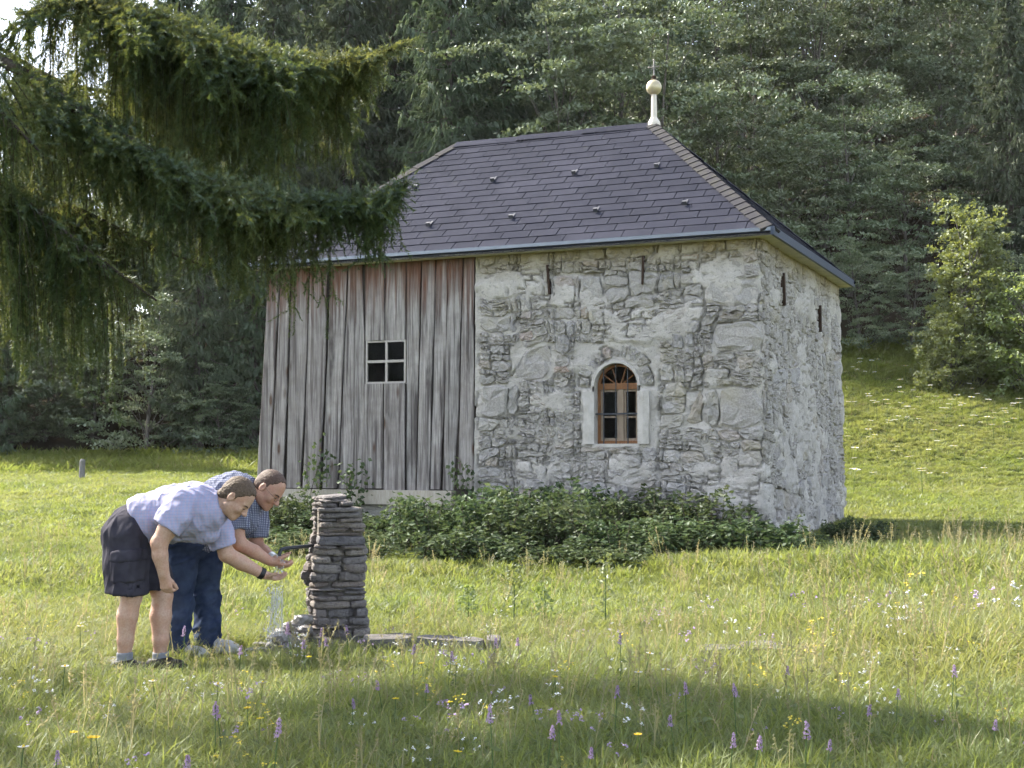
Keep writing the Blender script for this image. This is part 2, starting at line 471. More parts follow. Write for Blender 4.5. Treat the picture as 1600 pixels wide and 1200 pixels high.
def masonry():
    rg = np.random.default_rng(11)
    polys = []
    big = [np.array(b, float) for b in ([[-1.12,1.72],[-.02,1.66],[.0,2.22],[-.95,2.18]], [[-.62,2.75],[.05,2.72],[.05,3.12],[-.6,3.15]], [[-.85,3.42],[-.05,3.42],[-.04,3.8],[-.82,3.78]],
           [[-4.36,3.72],[-3.85,3.68],[-3.75,4.0],[-4.3,4.05]], [[-3.2,3.55],[-2.3,3.55],[-2.35,3.95],[-3.15,3.98]], [[-4.43,1.86],[-3.7,1.84],[-3.72,2.33],[-4.35,2.36]], [[-3.85,2.42],[-3.2,2.4],[-3.12,2.85],[-3.6,2.92]])]
    guillotine(np.array([[WS, 0.], [.5, 0.], [.5, 4.16], [WS, 4.16]]), rg, .016, .30, polys, 2.3)
    guillotine(np.array([[.5, 0.], [WD, 0.], [WD, 4.16], [.5, 4.16]]), rg, .035, .34, polys, 2.0)
    for x in np.arange(WS, WD - .1, .36):                               # top course of yellowed stones under the eave
        e = x + .36 + rg.normal(0, .04); polys.append(np.array([[x + rg.normal(0, .03), 4.16], [e, 4.17 + rg.normal(0, .02)], [e, 4.40], [x, 4.40]]))
    for b in big:                                                     # the few very large blocks
        x0, z0 = b.min(0); x1, z1 = b.max(0); polys = sub_rect(polys, x0, x1, z0, z1) + [b]
    AX, AZ, AR = -2.135, 2.285, .335                                  # arch of the window
    polys = sub_rect(polys, AX - .56, AX + .64, 1.40, 2.24)
    polys = sub_rect(polys, AX - .66, AX + .66, 2.24, 2.94)
    for k in range(11):
        a0, a1 = math.pi * k / 11 + .02, math.pi * (k + 1) / 11 - .02
        r0, r1 = .42, .55 + .10 * rg.random()
        polys.append(np.array([[AX + r*math.cos(a), AZ + r*math.sin(a)] for r, a in ((r0, a0), (r1, a0), (r1, a1), (r0, a1))]))
    # mortar height field
    ds = .024
    sv = np.arange(WS, WD + ds, ds); zv = np.arange(-.15, WH + ds, ds)
    S, Z = np.meshgrid(sv, zv)
    lab = np.full(S.shape, -1, int)
    for k, p in enumerate(polys):
        i0, i1 = np.searchsorted(sv, [p[:, 0].min(), p[:, 0].max()]); j0, j1 = np.searchsorted(zv, [p[:, 1].min(), p[:, 1].max()])
        if i1 <= i0 or j1 <= j0: continue
        s_, z_ = S[j0:j1, i0:i1], Z[j0:j1, i0:i1]; ins = np.ones(s_.shape, bool)
        cc = p.mean(0)
        for a in range(len(p)):
            b = (a + 1) % len(p); e = p[b] - p[a]; sg = e[0]*(cc[1]-p[a][1]) - e[1]*(cc[0]-p[a][0])
            ins &= (e[0]*(z_-p[a][1]) - e[1]*(s_-p[a][0])) * np.sign(sg) >= 0
        lab[j0:j1, i0:i1][ins] = k
    edge = np.zeros(S.shape)
    for dj, di in ((0, 1), (1, 0)):
        d = lab != np.roll(lab, (-dj, -di), (0, 1)); edge[d] = 1
    h = -.009 + .015 * fbm(S * 2.6, Z * 3.4, 0, 31, 3) + .014 * fbm(S * 12, Z * 16, 0, 33, 3) + .042 * sstep(.02, .32, fbm(S * 1.5 + 3, Z * 1.9, 0, 36, 3))
    h += .007 * sstep(0, 1.2, S)
    crack = edge * sstep(.0, .35, fbm(S * 4.3, Z * 4.3, 0, 35, 3) + .12 * (S < .3))
    h -= .055 * crack
    h = np.where(Z > 4.3, np.minimum(h, 0.01), h)
    V = wall_map(S, Z, h).reshape(-1, 3)
    V[:, 2] += (rg.random(len(V)) - .5) * .008
    ns, nz = len(sv), len(zv)
    i = (np.arange(nz - 1)[:, None] * ns + np.arange(ns - 1)[None]).ravel()
    F = np.stack([i, i + 1, i + ns + 1, i + ns], -1)
    fs, fz = S.ravel()[F].mean(1), Z.ravel()[F].mean(1)
    hole = (np.abs(fs - AX) < AR + .03) & (fz > 1.40) & (fz < AZ) | (((fs - AX) ** 2 + (fz - AZ) ** 2 < (AR + .03) ** 2) & (fz >= AZ))
    wall = link('masonry_wall', mesh_np('masonry_wall', V, F[~hole], MMORT, smooth=True), house)
    # stones
    items = []
    for p in polys:
        a = area(p); side_ = p[:, 0].mean() > .25
        hg = (.008 + .020 * rg.random()) if not side_ else (.004 + .022 * rg.random())
        if abs(p[:, 0].mean() - AX) < .64 and 2.27 < p[:, 1].mean() < 2.92: hg = .000 + .010 * rg.random()
        items.append((a * (.3 if side_ else 1.0), stone_mesh(p, rg, .003 + .008 * rg.random() ** 2, hg)))
    items.sort(key=lambda t: -t[0])
    rest = []
    for k, (a, (V, Q, T)) in enumerate(items):
        if k < 298: link('stone', mesh_np('stone', V, [Q, T], MSTONE), wall)
        else: rest.append((V, Q, T))
    b = 0; Vs, Qs, Ts = [], [], []
    for V, Q, T in rest: Vs.append(V); Qs.append(Q + b); Ts.append(T + b); b += len(V)
    if Vs: tag(link('small_stones', mesh_np('small_stones', np.concatenate(Vs), [np.concatenate(Qs), np.concatenate(Ts)], MSTONE), wall), kind='stuff')
    print('stones', len(items))
    return AX, AZ, AR
AX, AZ, AR = masonry()

# ---- the other walls (unseen sides) and a closed dark inside
def other_walls():
    b = MB()
    b.box((WL, WD - .45, -.15), (-.05, WD - .02, WH - .02))                # back
    b.box((WL, .12, -.15), (WL + .35, WD - .46, WH - .02))                 # left
    b.build('rear_wall', MMORT, house)
    f = MB(); f.box((WL - .18, .06, -.2), (WS - .01, .40, .50)); f.build('foundation', MMORT, house)
    dark = plain('inside_wall', (.05, .043, .036), .95)
    i = MB(); i.box((WL + .36, .5, -.1), (-.5, WD - .47, 0.02)); i.box((WL + .36, .5, 4.30), (-.5, WD - .47, 4.36))
    i.build('inner_floor', dark, house)
other_walls()

# ---- arched window: plaster surround, wooden frame, panes, iron bars
def arch_pts(r, z0, n=18, cx=AX, cz=AZ):
    return [(cx - r, z0)] + [(cx - r*math.cos(math.pi*k/n), cz + r*math.sin(math.pi*k/n)) for k in range(n + 1)] + [(cx + r, z0)]
MPLAST = NT('white_plaster', .95, .1)
_n = MPLAST.noise(6, 6, .7); _n2 = MPLAST.noise(60, 4)
MPLAST.color(MPLAST.mix(MPLAST.ramp(_n, [(.35, 0.0), (.65, 1.0)]), (.40, .375, .345), (.53, .505, .475)))
MPLAST.bump(MPLAST.math('ADD', _n2, _n), .012); MPLAST = MPLAST.mat
def m_brownwood(name, c1, c2):
    m = NT(name, .55, .35)
    n = m.noise(6, 6, .7, co=m.co('Object', (8, 8, 1)))
    m.color(m.mix(m.ramp(n, [(.3, 0.0), (.7, 1.0)]), c1, c2)); m.bump(n, .003); return m.mat
MBROWN = m_brownwood('varnished_wood', (.15, .062, .022), (.27, .125, .05))
MBROWN2 = m_brownwood('weathered_frame_wood', (.20, .145, .10), (.33, .26, .20))
def m_glass():
    m = NT('window_glass', .06, .5)
    m.b.inputs['Base Color'].default_value = (.9, .95, .95, 1); m.b.inputs['Transmission Weight'].default_value = 1.0
    m.b.inputs['IOR'].default_value = 1.08
    m.bump(m.noise(6, 2), .002); return m.mat
MGLASS = m_glass()
MIRON = plain('wrought_iron', (.045, .05, .06), .55, .4, .6)
MRUST = plain('rusty_iron', (.045, .028, .02), .8, .2, 0.2, .4, 20)
def arched_window():
    Z0 = 1.435
    s = MB()
    inn = arch_pts(AR, Z0); n = len(inn)
    rg = np.random.default_rng(5)
    out = []
    for k, (x, z) in enumerate(inn):                                   # broad jambs below, thin rim round the arch
        dx, dz = x - AX, z - AZ
        if z < AZ - .02 or k in (0, n - 1): w = .17 if dx < 0 else .185
        else: w = .05 + .02 * rg.random()
        l = max(.01, math.hypot(dx, max(dz, 0)))
        out.append((x + w * (dx / l if dz > 0 else math.copysign(1, dx)), z + (w * dz / l if dz > 0 else 0)))
    # jambs stop under the spring of the arch
    zs = [Z0, Z0 + .25, Z0 + .5, AZ - .08]
    for sg, w in ((-1, .17), (1, .185)):
        V, F = [], []
        for z in zs:
            e = rg.normal(0, .012, 2)
            V += [(AX + sg*AR, .20, z), (AX + sg*AR, -.052, z), (AX + sg*(AR + w*.5), -.062 + e[0], z), (AX + sg*(AR + w) + e[1], -.056, z), (AX + sg*(AR + w) + e[1], .02, z)]
        for j in range(len(zs) - 1):
            for i in range(4):
                q = (j*5+i, j*5+i+1, (j+1)*5+i+1, (j+1)*5+i); F.append(q if sg < 0 else q[::-1])
        F.append((15, 16, 17, 18, 19)); s.add(V, F)
    V, F = [], []
    ar = inn[1:-1]
    for k, (x, z) in enumerate(ar):
        dx, dz = (x - AX) / AR, (z - AZ) / AR; w = .028 + .02 * rg.random()
        V += [(x, .20, z), (x, -.048, z), (x + dx*w, -.05, z + dz*w), (x + dx*(w + .01), .01, z + dz*(w + .01))]
    for k in range(len(ar) - 1):
        for i in range(3): F.append((k*4+i, k*4+i+1, (k+1)*4+i+1, (k+1)*4+i))
    s.add(V, F)
    s.add([(AX-AR, .2, AZ-.09), (AX-AR, -.05, AZ-.09), (AX-AR, -.05, AZ+.01), (AX-AR, .2, AZ+.01)], [(0,1,2,3)])
    s.add([(AX+AR, .2, AZ-.09), (AX+AR, -.05, AZ-.09), (AX+AR, -.05, AZ+.01), (AX+AR, .2, AZ+.01)], [(3,2,1,0)])
    s.box((AX - AR - .03, -.035, Z0 - .05), (AX + AR + .03, .22, Z0 + .004))       # stone sill
    s.build('window_surround', MPLAST, house)
    w = MB(); y0, y1 = .10, .16
    o2, i2 = arch_pts(AR - .002, Z0 + .006), arch_pts(AR - .045, Z0 + .05)
    V = [(x, y0, z) for x, z in o2] + [(x, y0, z) for x, z in i2] + [(x, y1, z) for x, z in i2]
    F = []
    for k in range(n - 1): F += [(k, k+1, n+k+1, n+k), (n+k, n+k+1, 2*n+k+1, 2*n+k)]
    w.add(V, F); w.box((AX - AR, y0, Z0 + .006), (AX + AR, y1, Z0 + .05))
    win = w.build('arched_window', MBROWN, house)
    MB().box((AX - AR + .046, y0 - .02, AZ - .045), (AX + AR - .046, y1 - .004, AZ + .045)).build('transom', MBROWN, win)
    MB().box((AX + .0, y0 - .014, Z0 + .051), (AX + .075, y1 - .008, AZ - .046)).build('mullion', MBROWN2, win)
    zm = Z0 + .40
    for x0, x1 in ((AX - AR + .046, AX - .001), (AX + .076, AX + AR - .046)):
        c = MB()                                                       # casement: stiles, rails, glazing bar
        t = .032
        c.box((x0, y0 + .012, Z0 + .052), (x0 + t, y1 - .02, AZ - .047)); c.box((x1 - t, y0 + .012, Z0 + .052), (x1, y1 - .02, AZ - .047))
        c.box((x0 + t, y0 + .014, Z0 + .052), (x1 - t, y1 - .022, Z0 + .085)); c.box((x0 + t, y0 + .014, AZ - .08), (x1 - t, y1 - .022, AZ - .047))
        c.box((x0 + t, y0 + .016, zm - .014), (x1 - t, y1 - .024, zm + .014))
        c.build('casement', MBROWN2, win)
        for za, zb in ((Z0 + .085, zm - .014), (zm + .014, AZ - .08)):
            MB().box((x0 + t, y0 + .03, za), (x1 - t, y0 + .033, zb)).build('pane', MGLASS, win)
    ip = arch_pts(AR - .045, AZ + .046)[2:-2]
    g = MB(); g.add([(x, y0 + .03, z) for x, z in ip], [tuple(range(len(ip)))]); g.build('pane', MGLASS, win)
    for a in (36, 68, 112, 144):
        a = math.radians(a); d = (math.cos(a), math.sin(a))
        MB().tube([(AX + .08*d[0], y0 + .012, AZ + .045), (AX + (AR - .05)*d[0], y0 + .012, AZ + (AR - .05)*d[1])], .011, 5).build('fan_bar', MBROWN, win)
    for x in (AX - .21, AX - .02, AX + .165):
        MB().tube([(x, .02, Z0 + .004), (x, .02, AZ + math.sqrt(max(.01, AR**2 - (x-AX)**2)) - .005)], .0085, 6).build('iron_bar', MIRON, win)
    MB().box((AX - AR - .03, .004, zm + .03), (AX + AR - .005, .012, zm + .055)).build('iron_bar', MIRON, win)
arched_window()

for s_, z0, z1 in ((-3.223, 3.687, 4.123), (-1.717, 3.754, 4.176), (1.285, 3.554, 4.008), (3.94, 3.37, 3.80)):
    w_ = .03 if s_ < 0 else .075
    V = wall_map(np.array([s_, s_ + w_] * 4 ), np.repeat([z0, z1], 4), np.array([.065, .065, -.02, -.02] * 2))
    V = wall_map(np.array([s_, s_+w_, s_+w_, s_, s_, s_+w_, s_+w_, s_]), np.repeat([z0, z1], 4), np.array([-.02, -.02, .058, .058] * 2))
    m_ = MB(); m_.add(V, [(0,1,2,3), (7,6,5,4), (3,2,6,7), (1,5,6,2), (0,3,7,4), (0,4,5,1)]); m_.build('wall_anchor', MRUST, house)

# ---- plank wall
def m_plank():
    m = NT('weathered_plank', .9, .12)
    r = m.rand()
    o = m.N.new('ShaderNodeObjectInfo')
    add = m.N.new('ShaderNodeVectorMath'); add.operation = 'ADD'
    sc_ = m.N.new('ShaderNodeVectorMath'); sc_.operation = 'SCALE'
    cmb = m.N.new('ShaderNodeCombineXYZ'); m.L.new(r, cmb.inputs[0]); m.L.new(r, cmb.inputs[2])
    m.L.new(cmb.outputs[0], sc_.inputs[0]); sc_.inputs['Scale'].default_value = 37.0
    m.L.new(m.co('Object'), add.inputs[0]); m.L.new(sc_.outputs[0], add.inputs[1])
    def mp(scale):
        q = m.N.new('ShaderNodeMapping'); q.inputs['Scale'].default_value = scale; m.L.new(add.outputs[0], q.inputs[0]); return q.outputs[0]
    grain = m.noise(1, 8, .72, co=mp((55, 20, 1.6)), dist=.4)
    streak = m.noise(1, 5, .6, co=mp((14, 5, .55)), dist=.3)
    blot = m.noise(1, 4, .6, co=mp((4, 3, 1.3)))
    base = m.mix(m.ramp(grain, [(.28, 0.0), (.70, 1.0)]), (.115, .102, .096), (.50, .468, .445))
    base = m.mix(m.ramp(streak, [(.46, 0.0), (.60, .9)]), base, (.065, .056, .055))
    base = m.mix(m.ramp(blot, [(.52, 0.0), (.72, .5)]), base, (.54, .51, .48))
    base = m.mix(m.ramp(r, [(0., .0), (.5, .1), (1., .45)]), base, (.2, .175, .165))
    # knots
    kv = m.N.new('ShaderNodeTexVoronoi'); kv.inputs['Scale'].default_value = 1.0; m.L.new(mp((3.6, 2, 1.1)), kv.inputs['Vector'])
    kd = kv.outputs['Distance']
    base = m.mix(m.ramp(kd, [(.06, 1.0), (.15, 0.0)]), base, (.085, .05, .035))
    # reddish unweathered wood where the eave keeps the rain off
    z = m.sep(m.co('World'))[2]
    zz = m.math('ADD', z, m.math('MULTIPLY', m.math('SUBTRACT', streak, .5), 2.2))
    mr = m.N.new('ShaderNodeMapRange'); mr.inputs[1].default_value = 3.55; mr.inputs[2].default_value = 4.35
    m.L.new(zz, mr.inputs[0])
    red = m.mix(m.ramp(grain, [(.3, 0.0), (.7, 1.0)]), (.070, .036, .026), (.22, .11, .075))
    base = m.mix(m.math('MULTIPLY', mr.outputs[0], .97), base, red)
    band = m.noise(1, 3, .6, co=mp((2, 2, 3.5)))
    base = m.mix(m.ramp(band, [(.45, 0.0), (.7, .45)]), base, (.16, .135, .125))
    m.color(base); m.bump(m.math('ADD', grain, m.math('MULTIPLY', streak, 1.2)), .02, 1.0)
    return m.mat
MPLANK = m_plank()
def front_x(px, py):
    d = ray(px, py); inv = HM.inverted(); a = inv @ Vector((0, 0, CAMH)); b = inv.to_3x3() @ Vector(d)
    t = -a.y / b.y; q = a + b * t; return q.x, q.z
def planks():
    top = [418, 437, 453, 483, 514, 542, 568.5, 600, 632.5, 658, 680, 700, 722, 744]
    bot = [399, 420, 444, 472, 500, 526, 568.5, 598, 632.5, 649, 670, 691, 712, 738]
    ZT, ZB = 4.34, .735
    xt = [front_x(p, 425)[0] for p in top]; xb = [front_x(p, 765)[0] for p in bot]
    xt[-1] = xb[-1] = WS - .015
    rg = np.random.default_rng(3)
    pw = link('plank_wall', None, house)
    def one(k, z0, z1):
        n = max(4, int((z1 - z0) / .12))
        zs = np.linspace(z0, z1, n)
        u = (zs - ZB) / (ZT - ZB)
        gl, gr = .004 + .014 * rg.random(), .004 + .018 * rg.random()
        fx = k in (6, 7) 
        xl = xb[k] + (xt[k] - xb[k]) * u + gl + (0 if fx and k == 6 else 1) * .010 * fbm(zs * 1.3, k * 7.7, 0, 51, 3)
        xr = xb[k+1] + (xt[k+1] - xb[k+1]) * u - gr + (0 if fx and k == 7 else 1) * .012 * fbm(zs * 1.3, k * 9.1 + 4, 0, 52, 3)
        # long splits that open towards an end
        if rg.random() < .45:
            t = sstep(.55, 1.0, 1 - u if rg.random() < .6 else u); xr = xr - t * (.02 + .03 * rg.random())
        y = .02 + rg.normal(0, .014) + .012 * fbm(zs * .9, k * 3.3, 0, 53, 2)
        tw = rg.normal(0, .008)
        cup = rg.normal(.002, .004)
        V = []
        for i in range(n):
            xm = (xl[i] + xr[i]) / 2
            V += [(xl[i], y[i] - tw + .03, zs[i]), (xl[i], y[i] - tw + .004, zs[i]), (xl[i] + .008, y[i] - tw, zs[i]), (xm, y[i] - cup, zs[i]),
                  (xr[i] - .008, y[i] + tw, zs[i]), (xr[i], y[i] + tw + .004, zs[i]), (xr[i], y[i] + tw + .03, zs[i])]
        F = [(i*7+j, i*7+j+1, (i+1)*7+j+1, (i+1)*7+j) for i in range(n - 1) for j in range(6)]
        F += [tuple(range(6, -1, -1)), tuple((n-1)*7+j for j in range(7))]
        m = MB(); m.add(V, F); m.build('plank', MPLANK, pw)
    for k in range(13):
        zb = ZB + rg.normal(0, .012) - (.03 if k < 2 else 0)
        if k in (6, 7):
            one(k, zb, 2.405); one(k, 3.098, ZT)
        else: one(k, zb, ZT)
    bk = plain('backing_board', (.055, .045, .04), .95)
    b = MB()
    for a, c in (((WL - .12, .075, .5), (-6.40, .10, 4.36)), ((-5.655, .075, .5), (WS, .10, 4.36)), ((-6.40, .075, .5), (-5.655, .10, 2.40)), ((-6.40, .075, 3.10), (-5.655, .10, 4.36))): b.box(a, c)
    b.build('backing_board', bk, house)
    MSILL = m_brownwood('pale_sill_beam', (.30, .26, .21), (.44, .40, .34))
    s = MB(); s.box((-8.52, -.07, .50), (-4.80, .12, .725)); 
    o = s.build('sill_beam', MSILL, house)
    MB().box((-8.36, -.005, 4.345), (WS - .02, .10, 4.43)).build('wall_plate', m_brownwood('plate_wood', (.12, .085, .05), (.2, .15, .08)), house)
    # square window
    MW = m_brownwood('grey_window_wood', (.27, .245, .225), (.42, .39, .36))
    x0, x1, z0, z1 = -6.388, -5.664, 2.408, 3.095; y0, y1 = .035, .09
    w = MB(); t = .03
    w.box((x0, y0, z0), (x0 + t, y1, z1)); w.box((x1 - t, y0, z0), (x1, y1, z1)); w.box((x0 + t, y0 + .002, z0), (x1 - t, y1, z0 + t)); w.box((x0 + t, y0 + .002, z1 - t), (x1 - t, y1, z1))
    win = w.build('square_window', MW, house)
    xm, zm = (x0 + x1) / 2 + .01, (z0 + z1) / 2 + .01
    MB().box((xm - .019, y0 + .006, z0 + t), (xm + .019, y1 - .01, z1 - t)).build('muntin', MW, win)
    for a, c in ((x0 + t, xm - .019), (xm + .019, x1 - t)):
        MB().box((a, y0 + .004, zm - .021), (c, y1 - .012, zm + .021)).build('muntin', MW, win)
        for za, zb in ((z0 + t, zm - .021), (zm + .021, z1 - t)):
            MB().box((a, y0 + .035, za), (c, y0 + .038, zb)).build('pane', MGLASS, win)
planks()

# ---- roof
OV = .222
EX0, EX1, EY0, EY1, EZ, RZ = WL - OV, OV, -OV, WD + OV, 4.425, 6.88
RX1, RX0, RY = OV - 2.72, EX0 + 2.19, (EY0 + EY1) / 2
def m_shingle():
    m = NT('dark_shingle', .95, .06)
    r = m.rand()
    n = m.noise(5, 5, .6, co=m.co('World')); n2 = m.noise(160, 3, co=m.co('World'))
    c = m.mix(r, (.020, .022, .034), (.029, .031, .046))
    c = m.mix(m.ramp(n, [(.4, 0.0), (.75, .35)]), c, (.036, .037, .048))
    c = m.mix(m.ramp(n2, [(.3, .35), (.6, 0.0)]), c, (.013, .012, .014))
    n4 = m.noise(.9, 5, .65, co=m.co('World')); c = m.mix(m.ramp(n4, [(.45, 0.0), (.68, .6)]), c, (.042, .043, .060))
    n5 = m.noise(2.6, 5, .7, co=m.co('World')); c = m.mix(m.ramp(n5, [(.60, 0.0), (.72, .5)]), c, (.044, .046, .046))
    m.color(c); m.bump(n2, .003); return m.mat
MSHIN = m_shingle()
MCAP = NT('mossy_shingle_cap', .9, .2)
_n = MCAP.noise(7, 5); MCAP.color(MCAP.mix(MCAP.ramp(_n, [(.45, 0.0), (.7, 1.0)]), (.026, .025, .030), (.042, .040, .034))); MCAP = MCAP.mat
MFLASH = plain('grey_blue_metal', (.20, .22, .255), .42, .5, .5, .1, 5)
MSOFF = plain('pale_soffit_board', (.52, .48, .40), .9, .1, 0, .15, 5)
def roof():
    A = [np.array(p, float) for p in ((EX0, EY0, EZ), (EX1, EY0, EZ), (EX1, EY1, EZ), (EX0, EY1, EZ), (RX0, RY, RZ), (RX1, RY, RZ))]
    d = .03
    V = [tuple(p - (0, 0, d)) for p in A] + [tuple(p - (0, 0, .10)) for p in A[:4]]
    m = MB(); m.add(V, [(0,1,5,4), (1,2,5), (2,3,4,5), (3,0,4), (0,6,7,1), (1,7,8,2), (2,8,9,3), (3,9,6,0)])
    rf = m.build('roof', MSHIN, house)
    rg = np.random.default_rng(9)
    def face(e0, e1, t0, t1, name_each):
        """courses of shingles on the trapezoid e0-e1 (eave) to t0-t1 (top)"""
        ux = (e1 - e0); L = np.linalg.norm(ux); ux /= L
        up = (t0 - e0) - ux * np.dot(t0 - e0, ux); Hh = np.linalg.norm(up); up /= Hh
        nn = np.cross(ux, up)
        a0, a1 = np.dot(t0 - e0, ux), np.dot(t1 - e0, ux)
        rows, w = 18, .46; ex = Hh / rows
        parts = []
        for r in range(rows):
            v0, v1 = r * ex, min(Hh, (r + 1) * ex + .02)
            l0, r0_ = a0 * v0 / Hh, L + (a1 - L) * v0 / Hh
            l1, r1_ = a0 * v1 / Hh, L + (a1 - L) * v1 / Hh
            off = -((r * .37 * w) % w)
            k = off
            while k < L:
                q = np.array([[k + .006, v0], [k + w - .006, v0], [k + w - .006, v1], [k + .006, v1]])
                k += w
                A_, B_ = cut(q, np.array([l0, v0]), np.array([v1 - v0, -(l1 - l0)]))
                q = B_
                if len(q) < 3: continue
                A_, B_ = cut(q, np.array([r0_, v0]), np.array([-(v1 - v0), (r1_ - r0_)]))
                q = B_
                if len(q) < 3 or area(q) < .003: continue
                ja = rg.normal(0, .0015); sl = rg.normal(0, .002)
                q = q + [0, ja]
                def lift(p): return .018 - .011 * (p[1] - v0) / (v1 - v0) + sl * (p[0] - k) / w
                topv = [e0 + ux*p[0] + up*p[1] + nn*lift(p) for p in q]
                botv = [e0 + ux*p[0] + up*p[1] + nn*(-.012) for p in q]
                n = len(q)
                F = [tuple(range(n))] + [(i, n+i, n+(i+1) % n, (i+1) % n) for i in range(n)]
                parts.append((area(q), topv + botv, F))
        if name_each:
            for a, V, F in parts: MB().add(V, F).build('shingle', MSHIN, rf)
        else:
            mb = MB()
            for a, V, F in parts: mb.add(V, F)
            tag(mb.build('shingles', MSHIN, rf), kind='stuff')
        return len(parts)
    n1 = face(A[0], A[1], A[4], A[5], True)
    face(A[1], A[2], A[5], A[5], False)
    face(A[3], A[0], A[4], A[4], False)
    face(A[2], A[3], A[5], A[4], False)
    print('shingles', n1)
    # hip caps: short overlapping pieces folded over the hip
    def caps(p, q, n1_, n2_, cnt, wdt, mat, name, over=1.25):
        for k in range(cnt):
            a = p + (q - p) * k / cnt; b = p + (q - p) * min(1, (k + over) / cnt)
            n_ = n1_ + n2_; n_ = n_ / np.linalg.norm(n_)
            dr = (q - p) / np.linalg.norm(q - p)
            s1 = np.cross(n1_, dr); s1 /= np.linalg.norm(s1); s2 = np.cross(dr, n2_); s2 /= np.linalg.norm(s2)
            if np.dot(s1, n_) > 0: s1 = -s1
            if np.dot(s2, n_) > 0: s2 = -s2
            h0, h1 = .052, .036
            V = [a + s1*wdt + n1_*(h0 - .012), a + n_*h0, a + s2*wdt + n2_*(h0 - .012), b + s1*wdt + n1_*(h1 - .012), b + n_*h1, b + s2*wdt + n2_*(h1 - .012),
                 a + s1*wdt + n1_*.0, a, a + s2*wdt + n2_*.0]
            MB().add(V, [(0,1,4,3), (1,2,5,4), (6,7,1,0), (7,8,2,1)]).build(name, mat, rf)
    def nrm(a, b, c):
        n = np.cross(b - a, c - a); n /= np.linalg.norm(n); return n if n[2] > 0 else -n
    nf, nr, nb, nl = nrm(A[0], A[1], A[5]), nrm(A[1], A[2], A[5]), nrm(A[2], A[3], A[4]), nrm(A[3], A[0], A[4])
    caps(A[1], A[5], nf, nr, 26, .16, MCAP, 'hip_cap')
    caps(A[0], A[4], nf, nl, 9, .13, MCAP, 'hip_cap', 1.02)
    caps(A[2], A[5], nr, nb, 9, .13, MSHIN, 'hip_cap', 1.02)
    caps(A[4], A[5], nf, nb, 3, .17, MSHIN, 'ridge_cap', 1.02)
    # drip edge along the eaves, pale soffit behind it
    g = MB()
    g.box((EX0 - .03, EY0 - .04, EZ - .042), (EX1 + .03, EY0 - .001, EZ + .008)); g.build('eave_flashing', MFLASH, house)
    g = MB(); g.box((EX1 + .001, EY0 - .045, EZ - .10), (EX1 + .045, EY1 + .04, EZ + .018)); g.build('eave_flashing', plain('dark_blue_metal', (.05, .065, .095), .5, .4, .4), house)
    g = MB()
    g.box((EX0, EY0, EZ - .098), (EX1, -.001, EZ - .07)); g.box((.001, .0, EZ - .098), (EX1, EY1, EZ - .07)); g.build('soffit', MSOFF, house)
    # snow guards: two staggered rows
    ux = np.array([1., 0, 0]); up = (A[4] - A[0]); up[0] = 0; up /= np.linalg.norm(up)
    pos = []
    inv = HM.inverted()
    for px, py in ((671, 355), (800, 343), (932, 333), (1071, 322), (648, 296), (771, 285), (898, 274), (1027, 263)):
        d = Vector(ray(px, py)); a = inv @ Vector((0, 0, CAMH)); b = inv.to_3x3() @ d
        t = np.dot(A[0] - np.array(a), nf) / np.dot(np.array(b), nf); pos.append(np.array(a) + np.array(b) * t)
    MSG = plain('galvanised_steel', (.075, .077, .09), .6, .3, .3)
    proto = MB()
    def bx(x0, x1, y0, y1, h0, h1):
        V = [ux*x + up*y + nf*h for h in (h0, h1) for (x, y) in ((x0, y0), (x1, y0), (x1, y1), (x0, y1))]
        proto.add(V, [(0,3,2,1), (4,5,6,7), (0,1,5,4), (1,2,6,5), (2,3,7,6), (3,0,4,7)])
    bx(-.015, .015, -.02, .16, .026, .031); bx(-.036, .036, -.023, -.019, .026, .088); bx(-.036, .036, -.019, .02, .083, .088); bx(-.01, .01, -.019, .05, .032, .055)
    me = proto.mesh('snow_guard', MSG)
    for p in pos:
        o = link('snow_guard', me, rf); o.location = p
    return A[5]
R1 = roof()

# ---- finial on the ridge end: base, shaft, ball, cross
def finial():
    c = (R1[0], R1[1], R1[2] - .03)
    MP = plain('cream_metal_paint', (.62, .56, .47), .45, .4, 0, .1, 9)
    MGOLD = plain('gilt_ball', (.50, .43, .28), .38, .5, .35, .15, 9)
    b = MB().lathe([(.115, 0), (.11, .05), (.062, .13), (.055, .14)], c, 8)
    o = b.build('finial', MP, house)
    MB().lathe([(.056, .13), (.052, .3), (.046, .53), (.06, .545), (.04, .56)], c, 8).build('shaft', MP, o)
    r = .132; zc = .66
    MB().lathe([(.001 if t in (0, 20) else r*math.sin(math.pi*t/20), zc - r*1.02*math.cos(math.pi*t/20)) for t in range(21)], c, 24).build('ball', MGOLD, o, smooth=True)
    MB().lathe([(.03, .785), (.055, .80), (.03, .82), (.028, .825), (.045, .845), (.02, .865)], c, 12).build('collar', MRUST, o)
    x = MB()
    x.tube([(c[0], c[1], c[2] + .86), (c[0], c[1], c[2] + 1.13)], .011, 6)
    x.tube([(c[0] - .085, c[1], c[2] + 1.01), (c[0] + .085, c[1], c[2] + 1.01)], .010, 6)
    for dx, dz in ((-.085, 1.01), (.085, 1.01), (0, 1.13)):
        x.lathe([(.001, -.022), (.02, 0), (.001, .022)], (c[0] + dx, c[1], c[2] + dz), 8)
    for k in range(4):
        a = math.pi/4 + k*math.pi/2
        x.tube([(c[0] + .02*math.cos(a), c[1], c[2] + 1.01 + .02*math.sin(a)), (c[0] + .06*math.cos(a), c[1], c[2] + 1.01 + .06*math.sin(a))], .006, 5)
    x.build('cross', plain('aged_metal', (.26, .24, .22), .5, .4, .5), o)
finial()
